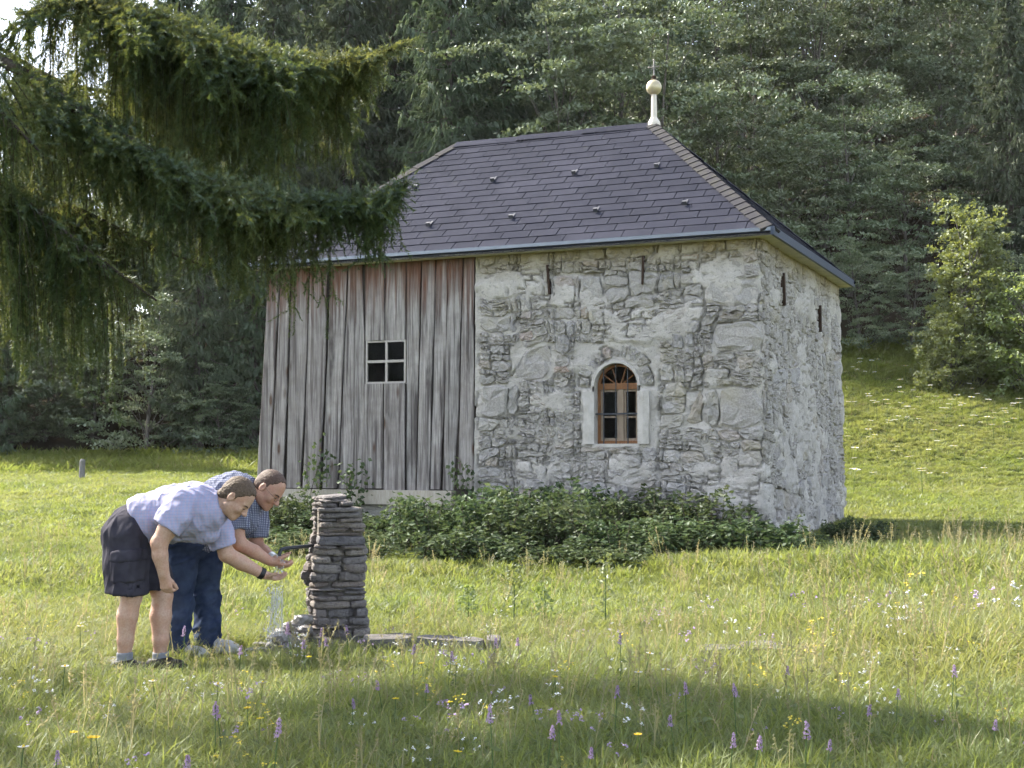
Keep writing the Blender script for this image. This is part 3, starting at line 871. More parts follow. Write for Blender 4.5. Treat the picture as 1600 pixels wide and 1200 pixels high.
# ------------------------------------------------------------------ foliage materials
def leaf_mat(name, stops, trans=.4, gloss=.05, sat=1.0, nscale=.35, tboost=1.35, rough=.5):
    m = NT(name)
    r = m.rand()
    w = m.co('World')
    n = m.noise(nscale, 2, .6, co=w); n2 = m.noise(9, 1, co=w)
    f = m.math('ADD', m.math('MULTIPLY', n, .55), m.math('MULTIPLY', n2, .45))
    c = m.ramp(f, stops)
    c = m.hsv(c, h=m.ramp(r, [(0., .487), (1., .512)]), sat=sat, val=m.ramp(r, [(0., .80), (.5, 1.0), (1., 1.0)]))
    t = m.hsv(c, h=.488, sat=1.1, val=tboost)
    return m.leafy(c, trans, gloss, t, rough).mat
M_DECID = leaf_mat('broadleaf', [(.30, (.075, .105, .045)), (.5, (.122, .152, .070)), (.68, (.19, .215, .12))], .24, .06)
M_SPRUCE = leaf_mat('spruce_needles', [(.30, (.052, .078, .040)), (.5, (.088, .116, .060)), (.68, (.13, .152, .085))], .3, .03)
M_YOUNG = leaf_mat('young_leaf', [(.30, (.12, .16, .04)), (.5, (.17, .21, .058)), (.68, (.22, .25, .08))], .5, .06)
M_BRAMBLE = leaf_mat('bramble_leaf', [(.30, (.036, .058, .024)), (.5, (.064, .092, .038)), (.70, (.125, .150, .070))], .32, .018, nscale=1.2, rough=.5)
def bark_mat(name, c1, c2):
    m = NT(name, .95, .1)
    n = m.noise(3, 6, .7, co=m.co('Object', (6, 6, 1)))
    m.color(m.mix(m.ramp(n, [(.35, 0.0), (.65, 1.0)]), c1, c2)); m.bump(n, .04); return m.mat
M_BARK = bark_mat('grey_bark', (.07, .06, .05), (.19, .17, .15))
M_BARK_D = bark_mat('dark_bark', (.035, .028, .022), (.09, .075, .06))

def leaf_quads(C, N, L, W, rg, fold=.0):
    """diamond leaves at centres C with normals N, length L, width W -> V, F (quads)"""
    n = len(C)
    r = rg.normal(size=(n, 3)); A = np.cross(N, r); A /= np.linalg.norm(A, axis=1, keepdims=True) + 1e-9
    B = np.cross(N, A)
    L = np.broadcast_to(L, (n,))[:, None]; W = np.broadcast_to(W, (n,))[:, None]
    V = np.stack([C - A*L*.5, C + B*W*.5 + A*L*.05 + N*W*fold, C + A*L*.5, C - B*W*.5 + A*L*.05 + N*W*fold], 1)
    F = np.arange(n * 4).reshape(n, 4)
    return V.reshape(-1, 3), F

def rand_dirs(n, rg, up=0.0):
    v = rg.normal(size=(n, 3)); v[:, 2] += up
    return v / (np.linalg.norm(v, axis=1, keepdims=True) + 1e-9)

def broad_tree(seed, H, R, zlow, ncl, nleaf, leaf=.17, flat=.45):
    """trunk mesh and crown mesh of a broadleaf tree with layered boughs"""
    rg = np.random.default_rng(seed)
    tp = []
    pts = np.array([[0, 0, -.4], [.1*rg.normal(), .1*rg.normal(), H*.25], [.35*rg.normal(), .35*rg.normal(), H*.55], [.5*rg.normal(), .5*rg.normal(), H*.93]])
    path = smooth_path(pts, 9)
    tp.append(tube_np(path, np.linspace(.014*H + .03, .02, 9), 7))
    Vs, Fs = [], []
    for k in range(ncl):
        u = (k + rg.random()) / ncl
        z = zlow + (H - zlow) * u
        prof = R * (1 - .55 * u ** 2.2) * (0.55 + .45 * min(1, u * 4 + .3))
        a = k * 2.399 + rg.normal(0, .5); d = prof * math.sqrt(.12 + .88 * rg.random())
        b0 = path[min(8, int(8 * max(.12, (z - .12*H) / H)))]
        end = np.array([d * math.cos(a), d * math.sin(a), z + rg.normal(0, .35)])
        mid = (b0 + end) / 2 + [0, 0, .25 * d * .4]
        bp = smooth_path([b0, mid, end], 5)
        tp.append(tube_np(bp, np.linspace(.022 + .006 * d, .008, 5), 4))
        n = int(nleaf * (.6 + .8 * rg.random()))
        sz = np.array([1.0, 1.0, flat]) * (R * .30) * (.7 + .7 * rg.random())
        # several twigs within the bough, leaves gathered round them
        tw = rg.normal(size=(9, 3)) * sz * .75 + end - [0, 0, .1]
        c = tw[rg.integers(0, 9, n)] + rg.normal(size=(n, 3)) * sz * .22
        c[:, 2] -= .12 * np.hypot(c[:, 0] - end[0], c[:, 1] - end[1]) ** 1.4
        nn = rand_dirs(n, rg, .9)
        V, F = leaf_quads(c, nn, leaf * (.7 + .6 * rg.random(n)), leaf * .62 * (.7 + .5 * rg.random(n)), rg, .15)
        Vs.append((V, F))
    V, F = merge(Vs); tV, tF = merge(tp)
    return (tV, tF), (V, F)

def spruce_tree(seed, H, R, zlow, nb, droop=.35, strand=1.0, per=34, skip=None):
    rg = np.random.default_rng(seed)
    tp = [tube_np(np.array([[0, 0, -.4], [0, 0, H*.5], [0, 0, H]]), [.013*H + .05, .009*H, .01], 7)]
    Vs = []
    for k in range(nb):
        u = (k + .5 * rg.random()) / nb
        z = zlow + (H - zlow - .3) * u ** .9
        L = R * (1 - u) ** .8 * (.65 + .5 * rg.random()) + .25
        a = k * 2.399 + rg.normal(0, .25)
        if skip and skip(a, z): continue
        d = np.array([math.cos(a), math.sin(a), 0])
        dr = droop * (1 - .6 * u)
        t = np.linspace(0, 1, 6)
        bp = np.array([0, 0, z]) + d * (t * L)[:, None] + np.array([0, 0, 1]) * (-(dr * L) * np.sin(t * 2.1) + .12 * L * t ** 3)[:, None]
        tp.append(tube_np(bp, np.linspace(.03 + .008 * L, .006, 6), 3))
        n = int(per * (L + .4))
        s = rg.random(n) ** .8
        base = np.stack([np.interp(s, t, bp[:, j]) for j in range(3)], 1)
        side = np.array([-d[1], d[0], 0])
        lat = rg.normal(0, 1, n) * .20 * L * (1.15 - s)
        base = base + side * lat[:, None]
        ln = strand * (.25 + .55 * rg.random(n)) * (.5 + .5 * (1 - s))
        dirv = np.stack([d[0]*.35 + side[0]*np.sign(lat)*.35 + rg.normal(0, .2, n), d[1]*.35 + side[1]*np.sign(lat)*.35 + rg.normal(0, .2, n), -.85 - .3 * rg.random(n)], 1)
        up = rg.random(n) < .33
        dirv[up, 2] = .1 * rg.normal(size=up.sum()); dirv[up, :2] *= 2; ln[up] *= .7
        dirv /= np.linalg.norm(dirv, axis=1, keepdims=True)
        r = rand_dirs(n, rg); B = np.cross(dirv, r); B /= np.linalg.norm(B, axis=1, keepdims=True) + 1e-9
        w = (.035 + .04 * rg.random(n))[:, None]
        e = base + dirv * ln[:, None]
        m_ = base + dirv * (ln * .45)[:, None]
        V = np.stack([base, m_ + B * w, e, m_ - B * w], 1).reshape(-1, 3)
        Vs.append((V, np.arange(n * 4).reshape(n, 4)))
        C2 = np.cross(dirv, B)
        V = np.stack([base, m_ + C2 * w * .8, e, m_ - C2 * w * .8], 1).reshape(-1, 3)
        Vs.append((V, np.arange(n * 4).reshape(n, 4)))
    V, F = merge(Vs); tV, tF = merge(tp)
    return (tV, tF), (V, F)

def tree_data(kind, arrs, mcrown, mbark):
    (tV, tF), (V, F) = arrs
    return mesh_np(kind + '_trunk', tV, tF, mbark, smooth=True), mesh_np(kind + '_crown', V, F, mcrown)

BROAD = [tree_data('broad', broad_tree(100 + i, H, R, zl, nc, nl, lf, fl), M_DECID, M_BARK) for i, (H, R, zl, nc, nl, lf, fl) in enumerate((
    (14, 4.8, 1.6, 30, 560, .20, .20), (12, 5.0, .8, 27, 580, .20, .18), (16, 4.6, 3.0, 30, 560, .20, .22), (9, 3.9, .3, 26, 480, .18, .24)))]
SPRUCE = [tree_data('spruce', spruce_tree(200 + i, H, R, zl, nb, dr, st), M_SPRUCE, M_BARK) for i, (H, R, zl, nb, dr, st) in enumerate((
    (20, 3.6, 1.8, 150, .34, 1.2), (23, 3.4, 5.0, 150, .40, 1.35), (15, 3.1, .5, 130, .28, 1.0)))]
def place_tree(name, data, x, y, s, rz, label, group, sz=1.0, dz=0.0):
    o = empty(name, (x, y, float(gz(x, y)) + dz), rz, label=label, cat='tree', group=group)
    o.scale = (s, s, s * sz)
    link('trunk', data[0], o); link('crown', data[1], o)
    return o

def forest():
    rg = np.random.default_rng(77)
    T = []
    # (photo x, distance, kind, index, scale, label)
    def t(px, Y, kind, idx, s, label, dz=0, sz=1.0):
        x = (px - 800) / FPX * Y
        nm = 'spruce_tree' if kind == 'S' else 'broadleaf_tree'
        gp = 'spruces of the hillside wood' if kind == 'S' else 'broadleaf trees of the hillside wood'
        place_tree(nm, (SPRUCE if kind == 'S' else BROAD)[idx], x, Y, s, rg.random() * 6.28, label, gp, sz, dz)
    # left: dark wood edge
    t(-60, 47.0, 'S', 2, .95, 'dark spruce at the far left end of the wood edge')
    t(20, 49.0, 'B', 3, .95, 'dark low broadleaf tree under the hanging spruce tips at far left')
    t(95, 52.0, 'B', 0, .62, 'shaded broadleaf tree with bare stems behind the grey fence post')
    t(165, 55.0, 'B', 3, 1.0, 'shaded broadleaf tree beside the gap of yellow light')
    t(228, 46.5, 'B', 3, .62, 'blue green leafy sapling standing forward at the wood edge')
    t(310, 47.5, 'S', 0, .68, 'drooping spruce just behind the plank gable, low branches to the grass')
    t(395, 49.0, 'S', 2, .9, 'dark spruce half hidden by the plank wall corner')
    t(270, 58.0, 'S', 1, .85, 'tall spruce filling the shade above the sapling')
    t(100, 62.0, 'S', 0, .72, 'spruce seen through the hanging twigs at left')
    t(420, 55.0, 'S', 0, .95, 'spruce rising over the left roof hip')
    # centre: hazy spruces behind the roof
    t(540, 57.0, 'S', 1, 1.05, 'tall spruce with grey bare stem above the roof')
    t(610, 60.0, 'S', 0, 1.15, 'drooping spruce left of the ridge')
    t(700, 52.0, 'S', 0, 1.05, 'drooping spruce right behind the left end of the ridge')
    t(790, 56.0, 'S', 1, 1.0, 'tall spruce behind the middle of the ridge')
    t(640, 72.0, 'S', 1, 1.15, 'pale distant spruce high on the slope above the roof')
    t(352, 63, 'S', 0, 1.12, 'tall spruce closing the gap beside the upper bough')
    t(470, 70, 'S', 1, 1.0, 'pale distant spruce above the hanging branch tip')
    t(330, 74.0, 'S', 1, .9, 'distant spruce beyond the upper hanging branch')
    t(860, 66.0, 'S', 0, 1.1, 'distant spruce between the ridge and the top edge')
    t(880, 51.0, 'B', 0, .95, 'light green broadleaf tree left of the finial')
    t(970, 54.0, 'B', 2, .95, 'broadleaf tree right behind the finial cross')
    t(1050, 50.0, 'B', 1, .95, 'broadleaf tree right of the finial')
    t(930, 68.0, 'B', 0, 1.2, 'high broadleaf tree on the slope above the finial')
    t(760, 80.0, 'B', 2, 1.2, 'farthest broadleaf tree on the slope above the ridge')
    # right: layered broadleaves
    t(1130, 52.0, 'B', 1, .72, 'broadleaf tree leaning over the right roof hip')
    t(1235, 51.0, 'B', 3, .72, 'low broadleaf tree beside the right eave corner')
    t(1330, 51.5, 'B', 1, .70, 'broadleaf tree on the bank right of the house')
    t(1420, 51.0, 'B', 3, .68, 'low shady broadleaf tree above the daisies')
    t(1180, 57.5, 'B', 1, .92, 'spreading broadleaf tree high over the right hip')
    t(1290, 57.5, 'B', 0, .90, 'broadleaf tree with layered boughs right of the roof')
    t(1480, 60.5, 'B', 1, .85, 'broadleaf tree behind the dark hollow of the wood')
    t(1120, 62.0, 'B', 0, 1.05, 'upper broadleaf tree above the right hip')
    t(1250, 63.0, 'B', 1, 1.1, 'upper broadleaf tree near the top edge right of centre')
    t(1380, 62.0, 'B', 0, 1.0, 'upper broadleaf tree over the dark hollow')
    t(1500, 66.0, 'B', 2, 1.05, 'upper broadleaf tree near the top right')
    t(1600, 60.0, 'B', 1, 1.0, 'broadleaf tree at the top right corner')
    t(1330, 76.0, 'B', 2, 1.2, 'topmost broadleaf tree right of centre')
    t(1160, 78.0, 'B', 0, 1.2, 'topmost broadleaf tree above the right hip')
    t(1020, 80.0, 'S', 0, 1.2, 'topmost spruce above the finial')
    t(1480, 80.0, 'B', 0, 1.3, 'topmost broadleaf tree at the right')
    t(1585, 50.5, 'S', 2, .82, 'spruce with pale layered boughs at the right edge')
    t(1690, 51.5, 'S', 0, .8, 'spruce just beyond the right edge')
    t(1650, 70.0, 'S', 1, 1.1, 'tall spruce high at the right edge')
    for px, Y, sc_, lab in ((1120, 47, .42, 'low shrub behind the right roof hip'), (1240, 46, .40, 'shrub in the shade beside the right eave'), (1345, 46, .42, 'shrub in deep shade right of the side wall'),
                            (1425, 45.8, .36, 'shrub at the top of the daisy bank'), (1560, 46.4, .42, 'shrub behind the slender sunlit young tree'), (1660, 46, .45, 'shrub at the right edge of the bank')):
        x = (px - 800) / FPX * Y
        o = place_tree('woodland_shrub', BROAD[3], x, Y, sc_, rg.random() * 6, lab, 'shrubs along the wood edge'); o['category'] = 'shrub'
    for px, Y, k, i, sc_, lab in ((-120, 56, 'S', 0, .8, 'shaded spruce left of the frame edge'), (40, 60, 'S', 1, .62, 'slim spruce behind the hanging strands'), (-20, 58, 'B', 1, .8, 'dark broadleaf tree at the left edge of the wood'),
                              (130, 66, 'B', 2, .85, 'broadleaf tree deep in the wood behind the fence post'), (200, 64, 'S', 1, .72, 'spruce deep in the wood behind the sapling'), (60, 72, 'B', 1, .95, 'deepest broadleaf tree of the left wood'), (250, 72, 'B', 1, 1.0, 'deep broadleaf tree behind the drooping spruce'), (-160, 66, 'B', 1, 1.0, 'deep broadleaf tree beyond the left edge')):
        t(px, Y, k, i, sc_, lab)
    for px, Y, sc_, lab in ((10, 48.5, .4, 'dark shrub at the left end of the meadow'), (70, 49.5, .45, 'dark shrub left of the fence post'), (150, 50.5, .45, 'dark shrub right of the fence post'), (345, 46.5, .33, 'leafy shrub in front of the drooping spruce'), (-50, 50, .5, 'dark shrub beyond the left edge')):
        x = (px - 800) / FPX * Y
        o = place_tree('woodland_shrub', BROAD[3], x, Y, sc_, rg.random() * 6, lab, 'shrubs along the wood edge'); o['category'] = 'shrub'
    # sunlit young trees at the right edge of the meadow
    (tv, cv) = broad_tree(301, 5.6, 1.35, .3, 80, 210, .14, .6)
    d = tree_data('young', (tv, cv), M_YOUNG, M_BARK)
    x = (1522 - 800) / FPX * 42
    place_tree('young_tree', d, x, 42, .93, .4, 'slender sunlit yellow green young tree at the meadow edge', 'sunlit young growth at the wood edge')
    (tv, cv) = broad_tree(302, 4.0, 1.9, .15, 60, 230, .14, .6)
    d = tree_data('young', (tv, cv), M_YOUNG, M_BARK)
    x = (1605 - 800) / FPX * 41
    o = place_tree('leafy_bush', d, x, 41, .85, 1.4, 'sunlit green bush at the right edge under the spruce boughs', 'sunlit young growth at the wood edge')
    o['category'] = 'bush'
    x = (1490 - 800) / FPX * 41.4
    o = place_tree('leafy_bush', d, x, 41.4, .55, 3.4, 'small bush at the foot of the slender young tree', 'sunlit young growth at the wood edge'); o['category'] = 'bush'
    # wood beyond, one mass
    rest_t, rest_c = [], []
    k = 0
    parts = []
    while k < 60:
        Y = 84 + 50 * rg.random(); px = -250 + 2200 * rg.random()
        if px < 250: continue
        x = (px - 800) / FPX * Y; s = .9 + .5 * rg.random(); a = rg.random() * 6.28
        parts.append((x, Y, s, a)); k += 1
    (tV, tF), (V, F) = broad_tree(400, 15, 5, 1, 40, 70, .42, .45)
    Vs = []
    for x, Y, s, a in parts:
        c, n = math.cos(a) * s, math.sin(a) * s
        Q = np.stack([V[:, 0]*c - V[:, 1]*n + x, V[:, 0]*n + V[:, 1]*c + Y, V[:, 2]*s + gz(x, Y)], 1)
        Vs.append((Q, F))
    V, F = merge(Vs)
    o = link('distant_wood', mesh_np('distant_wood', V, F, M_DECID)); tag(o, 'distant broadleaf wood closing the top of the hillside', 'wood', kind='stuff')
forest()

# ------------------------------------------------------------------ air
def haze():
    m = bpy.data.materials.new('pale_air'); m.use_nodes = True
    N, L = m.node_tree.nodes, m.node_tree.links
    for n in list(N): N.remove(n)
    o = N.new('ShaderNodeOutputMaterial'); v = N.new('ShaderNodeVolumePrincipled')
    v.inputs['Color'].default_value = (.93, .96, 1.0, 1); v.inputs['Density'].default_value = .00013; v.inputs['Anisotropy'].default_value = 0.0
    L.new(v.outputs[0], o.inputs['Volume'])
    b = MB(); b.box((-175, -75, -2), (175, 275, 95))
    tag(b.build('haze', m), 'thin summer haze between the meadow and the hillside wood', 'haze', kind='stuff')
haze()
# ------------------------------------------------------------------ near spruce with hanging twigs
def needles(paths, rg, per_m=220, ln=.023, wd=.0034, fwd=.55):
    """needle triangles along many short polylines, paths: list of (k,3)"""
    P0, TT = [], []
    for p in paths:
        seg = np.diff(p, axis=0); l = np.linalg.norm(seg, axis=1); L = l.sum()
        n = max(3, int(L * per_m)); c = np.concatenate([[0], np.cumsum(l)])
        u = (np.arange(n) + rg.random(n)) / n * L
        i = np.clip(np.searchsorted(c, u) - 1, 0, len(seg) - 1)
        f = ((u - c[i]) / (l[i] + 1e-9))[:, None]
        P0.append(p[i] + seg[i] * f); TT.append(seg[i] / (l[i] + 1e-9)[:, None])
    P0, TT = np.concatenate(P0), np.concatenate(TT); n = len(P0)
    r = rg.normal(size=(n, 3)); r -= TT * (r * TT).sum(1, keepdims=True); r /= np.linalg.norm(r, axis=1, keepdims=True) + 1e-9
    d = TT * fwd + r * .8; d /= np.linalg.norm(d, axis=1, keepdims=True)
    w = np.cross(d, TT); w /= np.linalg.norm(w, axis=1, keepdims=True) + 1e-9
    l = (ln * (.7 + .6 * rg.random(n)))[:, None]
    V = np.stack([P0 - w * wd, P0 + w * wd, P0 + d * l], 1).reshape(-1, 3)
    return V, np.arange(n * 3).reshape(n, 3)

def m_needle():
    m = NT('near_spruce_needles')
    w = m.co('World')
    n = m.noise(1.8, 2, .6, co=w); n2 = m.noise(26, 1, co=w)
    f = m.math('ADD', m.math('MULTIPLY', n, .6), m.math('MULTIPLY', n2, .4))
    c = m.ramp(f, [(.32, (.022, .044, .021)), (.5, (.038, .068, .028)), (.66, (.064, .092, .036))])
    t = m.ramp(f, [(.32, (.13, .18, .04)), (.5, (.24, .27, .06)), (.66, (.38, .36, .10))])
    return m.leafy(c, .30, .04, t).mat
M_NEEDLE = m_needle()

def hero_spruce():
    TX, TY, TH_ = -6.4, 7.5, 22.0
    root = empty('hanging_spruce', (TX, TY, float(gz(TX, TY))), label='big old spruce with drooping boughs hanging in from the upper left', cat='tree')
    off = np.array([TX, TY, float(gz(TX, TY))])
    rg = np.random.default_rng(42)
    link('trunk', mesh_np('trunk', *tube_np(np.array([[0, 0, -.4], [0, 0, .6], [0, 0, 8], [0, 0, TH_]]), [.55, .42, .3, .02], 14), M_BARK_D, smooth=True), root)
    def bough(pts, lens, lat, nlat, strands=.042, shoots=.022, needle=210, fork=.75, droop=.5, start=.12, thick=.05, bushy=1.0):
        """one bough: stem, side twigs, hanging strands and short shoots, all clothed with needles"""
        path = smooth_path(np.array(pts), 40)
        Tn = np.gradient(path, axis=0); Tn /= np.linalg.norm(Tn, axis=1, keepdims=True)
        wood = [tube_np(path, np.linspace(thick, .006, 40), 6)]
        green = []
        su = np.linspace(0, 1, len(lens)); seedn = float(rg.random() * 50)
        for k in range(nlat):
            s = start + (1 - start) * (k + rg.random()) / nlat
            i = min(39, int(s * 39)); p = path[i]; t = Tn[i]
            side = np.array([-t[1], t[0], 0]); side /= np.linalg.norm(side)
            sg = 1 if k % 2 else -1
            clump = float(np.clip(.80 + .95 * vnoise(s * 17, seedn, 0, 5), .25, 1.45))
            l = lat * min(1.0, (1.02 - s) ** .8 * (1.0 if s < .72 else max(.25, 1 - (s - .72) * 2.4))) * (.5 + .7 * rg.random()) * (.45 + .6 * clump)
            d = t * fork * (.7 + .5 * rg.random()) + side * sg * (.75 + .3 * rg.random()) + np.array([0, 0, -.1 + .25 * rg.random()])
            d /= np.linalg.norm(d)
            tt = np.linspace(0, 1, 7)[:, None]
            lp = p + d * l * tt + np.array([0, 0, -1]) * droop * l * tt ** 2
            wood.append(tube_np(lp, np.linspace(.008, .003, 7), 3)); green.append(lp)
            hang = np.interp(s, su, lens) * (.35 + .75 * clump)
            for j in range(max(1, int(l / strands))):
                u = rg.random(); q = lp[0] + (lp[-1] - lp[0]) * u; q = np.array([np.interp(u, tt[:, 0], lp[:, c]) for c in range(3)])
                hl = min(.85, hang * (.35 + .75 * rg.random()) * (1.0 if s < .85 else max(.3, 1 - (s - .85) * 5))); 
                o = d * .25 + rg.normal(0, .16, 3); o[2] = 0
                v = np.linspace(0, 1, 5)[:, None]
                sp = q + o * hl * (1 - (1 - v) ** 2) * .5 + np.array([0, 0, -1]) * hl * v ** 1.25
                sp = sp + rg.normal(0, .008, sp.shape) * v
                green.append(sp)
                if rg.random() < .5: wood.append(tube_np(sp, [.003, .0025, .002, .002, .001], 3))
                for _ in range(int(hl * 7 * bushy)):
                    a = rg.random(); b = np.array([np.interp(a, v[:, 0], sp[:, c]) for c in range(3)])
                    e = b + np.array([rg.normal(0, .6), rg.normal(0, .6), -1.0]) * (.04 + .08 * rg.random())
                    green.append(np.array([b, (b + e) / 2 + [0, 0, .005], e]))
            for j in range(int(l / shoots * bushy * (1.0 if s < .8 else .6))):
                u = rg.random(); q = np.array([np.interp(u, tt[:, 0], lp[:, c]) for c in range(3)])
                e = d * .5 + rg.normal(0, .55, 3) + np.array([0, 0, -.15]); e /= np.linalg.norm(e)
                L = (.06 + .10 * rg.random()) * (1.0 if s < .8 else .75)
                green.append(np.array([q, q + e * L * .5 + [0, 0, .004], q + e * L + [0, 0, -.02]]))
        # shoots straight on the stem, many turned up at the end of the bough
        for j in range(int(36 * bushy)):
            i = rg.integers(int(40 * start), 40); q = path[i]; e = Tn[i] * .7 + rg.normal(0, .5, 3) + np.array([0, 0, .15]); e /= np.linalg.norm(e)
            green.append(np.array([q, q + e * .05, q + e * (.09 + .05 * rg.random())]))
        green.append(path[int(40 * max(start, .45)):])
        wV, wF = merge(wood)
        b = link('bough', mesh_np('bough', wV - off, wF, M_BARK_D, smooth=True), root)
        V, F = needles(green, rg, needle)
        link('needles', mesh_np('needles', V - off, F, M_NEEDLE), b)
        return len(F)
    n = 0
    T = lambda z: [TX + .2, TY, z]
    # long lower bough that crosses in front of the plank gable
    n += bough([T(5.0), P(-120, 40, 7.8), P(0, 92, 7.7), P(150, 190, 7.6), P(280, 262, 7.5), P(400, 305, 7.45), P(540, 318, 7.4), P(600, 306, 7.4), P(638, 285, 7.4)],
               [.8, .85, .85, .75, .62, .46, .34, .22, .08], .80, 140, .052, .012, 300, start=.30, bushy=1.5)
    # upper bough
    n += bough([T(6.0), P(40, -70, 8.2), P(150, -10, 8.2), P(280, 40, 8.2), P(400, 85, 8.2), P(510, 100, 8.1), P(580, 88, 8.1), P(635, 68, 8.1)],
               [.7, .7, .65, .52, .42, .32, .2, .05], .9, 130, .055, .013, 300, start=.22, bushy=1.5)
    # thin bough further back, a curtain of lit strands
    n += bough([T(5.6), P(-60, 40, 9.5), P(90, 125, 9.3), P(205, 150, 9.2), P(300, 190, 9.2), P(390, 196, 9.2), P(462, 206, 9.2)],
               [.5, .5, .5, .5, .46, .42, .36], .42, 60, .040, .06, 300, start=.22, bushy=.4, thick=.02)
    # long strands hanging at the left
    n += bough([T(4.6), P(-120, 190, 7.3), P(-30, 260, 7.2), P(60, 330, 7.2), P(150, 400, 7.2), P(245, 470, 7.2)],
               [.9, .9, .85, .75, .55, .22], .6, 66, .055, .03, 300, start=.35, bushy=.8, thick=.025)
    n += bough([T(4.9), P(-110, 240, 8.3), P(20, 290, 8.2), P(130, 330, 8.2), P(230, 380, 8.2), P(330, 420, 8.2)],
               [.85, .9, .9, .8, .6, .22], .65, 66, .055, .04, 280, start=.35, bushy=.6, thick=.025)
    # filling boughs behind, near the left edge
    n += bough([T(5.4), P(-150, 60, 8.9), P(0, 150, 8.8), P(120, 215, 8.7), P(230, 250, 8.7), P(330, 290, 8.6)],
               [.8, .8, .8, .7, .5, .3], .8, 62, .065, .03, 260, start=.3, bushy=.9, thick=.03)
    n += bough([T(5.9), P(60, -90, 9.0), P(150, 0, 9.0), P(230, 60, 9.0), P(330, 110, 9.0), P(420, 140, 9.0)],
               [.9, .9, .8, .7, .55, .3], .8, 56, .065, .03, 260, start=.25, bushy=.8, thick=.03)
    n += bough([T(5.2), P(-160, -20, 7.0), P(-90, 60, 6.9), P(-20, 150, 6.8), P(60, 235, 6.8)],
               [.8, .8, .75, .6, .3], .6, 50, .06, .03, 260, start=.3, bushy=.8, thick=.03)
    # boughs on the other sides, seen only from elsewhere
    for k, a in enumerate((1.3, 2.2, 3.0, 3.9, 4.6)):
        d = np.array([math.cos(a), math.sin(a), 0]); z = 4.4 + .4 * (k % 3)
        n += bough([[TX, TY, z], *[np.array([TX, TY, z]) + d * r + [0, 0, -.12 * r * r + .012 * r ** 3] for r in (1, 2, 3, 4)]], [.8, .8, .7, .5, .2], .7, 24, .08, .06, 90, start=.2, bushy=.5)
    (tV, tF), (V, F) = spruce_tree(555, TH_ - 3.4, 4.3, .2, 190, .16, 1.1, 8, lambda a, z: z < 3.6 and math.cos(a) > -.15)
    V = V + [0, 0, 3.4]; tV = tV + [0, 0, 3.4]
    keep = np.ones(len(tV), bool)
    link('upper_boughs', mesh_np('upper_boughs', tV, tF, M_BARK_D), root)
    link('crown', mesh_np('crown', V, F, M_SPRUCE), root)
    print('needles', n)
hero_spruce()
# ------------------------------------------------------------------ brambles along the wall
def house_pt(x, y, z=0.0):
    q = HM @ Vector((x, y, z)); return np.array(q)
def bramble(seed, w, d, h, nleaf, leaf=.10):
    rg = np.random.default_rng(seed)
    stems, C, N = [], [], []
    for k in range(int(26 * w * d) + 10):
        b = np.array([rg.uniform(-w, w) * .45, rg.uniform(-d, d) * .45, -.05])
        a = rg.random() * 6.28; L = h * (.9 + .5 * rg.random())
        e = b + np.array([math.cos(a) * L * .5, math.sin(a) * L * .5, 0])
        top = (b + e) / 2 + [0, 0, L * (.75 + .35 * rg.random())]
        e[2] = L * .25 * rg.random() + .1
        sp = smooth_path([b, b + (top - b) * .6 + rg.normal(0, .04, 3), top, e], 9)
        stems.append(tube_np(sp, np.linspace(.007, .002, 9), 3))
        n = int(nleaf)
        u = rg.random(n) ** .8
        q = np.stack([np.interp(u, np.linspace(0, 1, 9), sp[:, c]) for c in range(3)], 1)
        q = q + rg.normal(0, .055, q.shape)
        C.append(q); N.append(rand_dirs(n, rg, .9))
    C, N = np.concatenate(C), np.concatenate(N)
    C[:, 2] = np.maximum(C[:, 2], .02)
    n = len(C)
    V, F = leaf_quads(C, N, leaf * (.6 + .8 * rg.random(n)), leaf * .7 * (.6 + .7 * rg.random(n)), rg, .12)
    return merge(stems), (V, F)
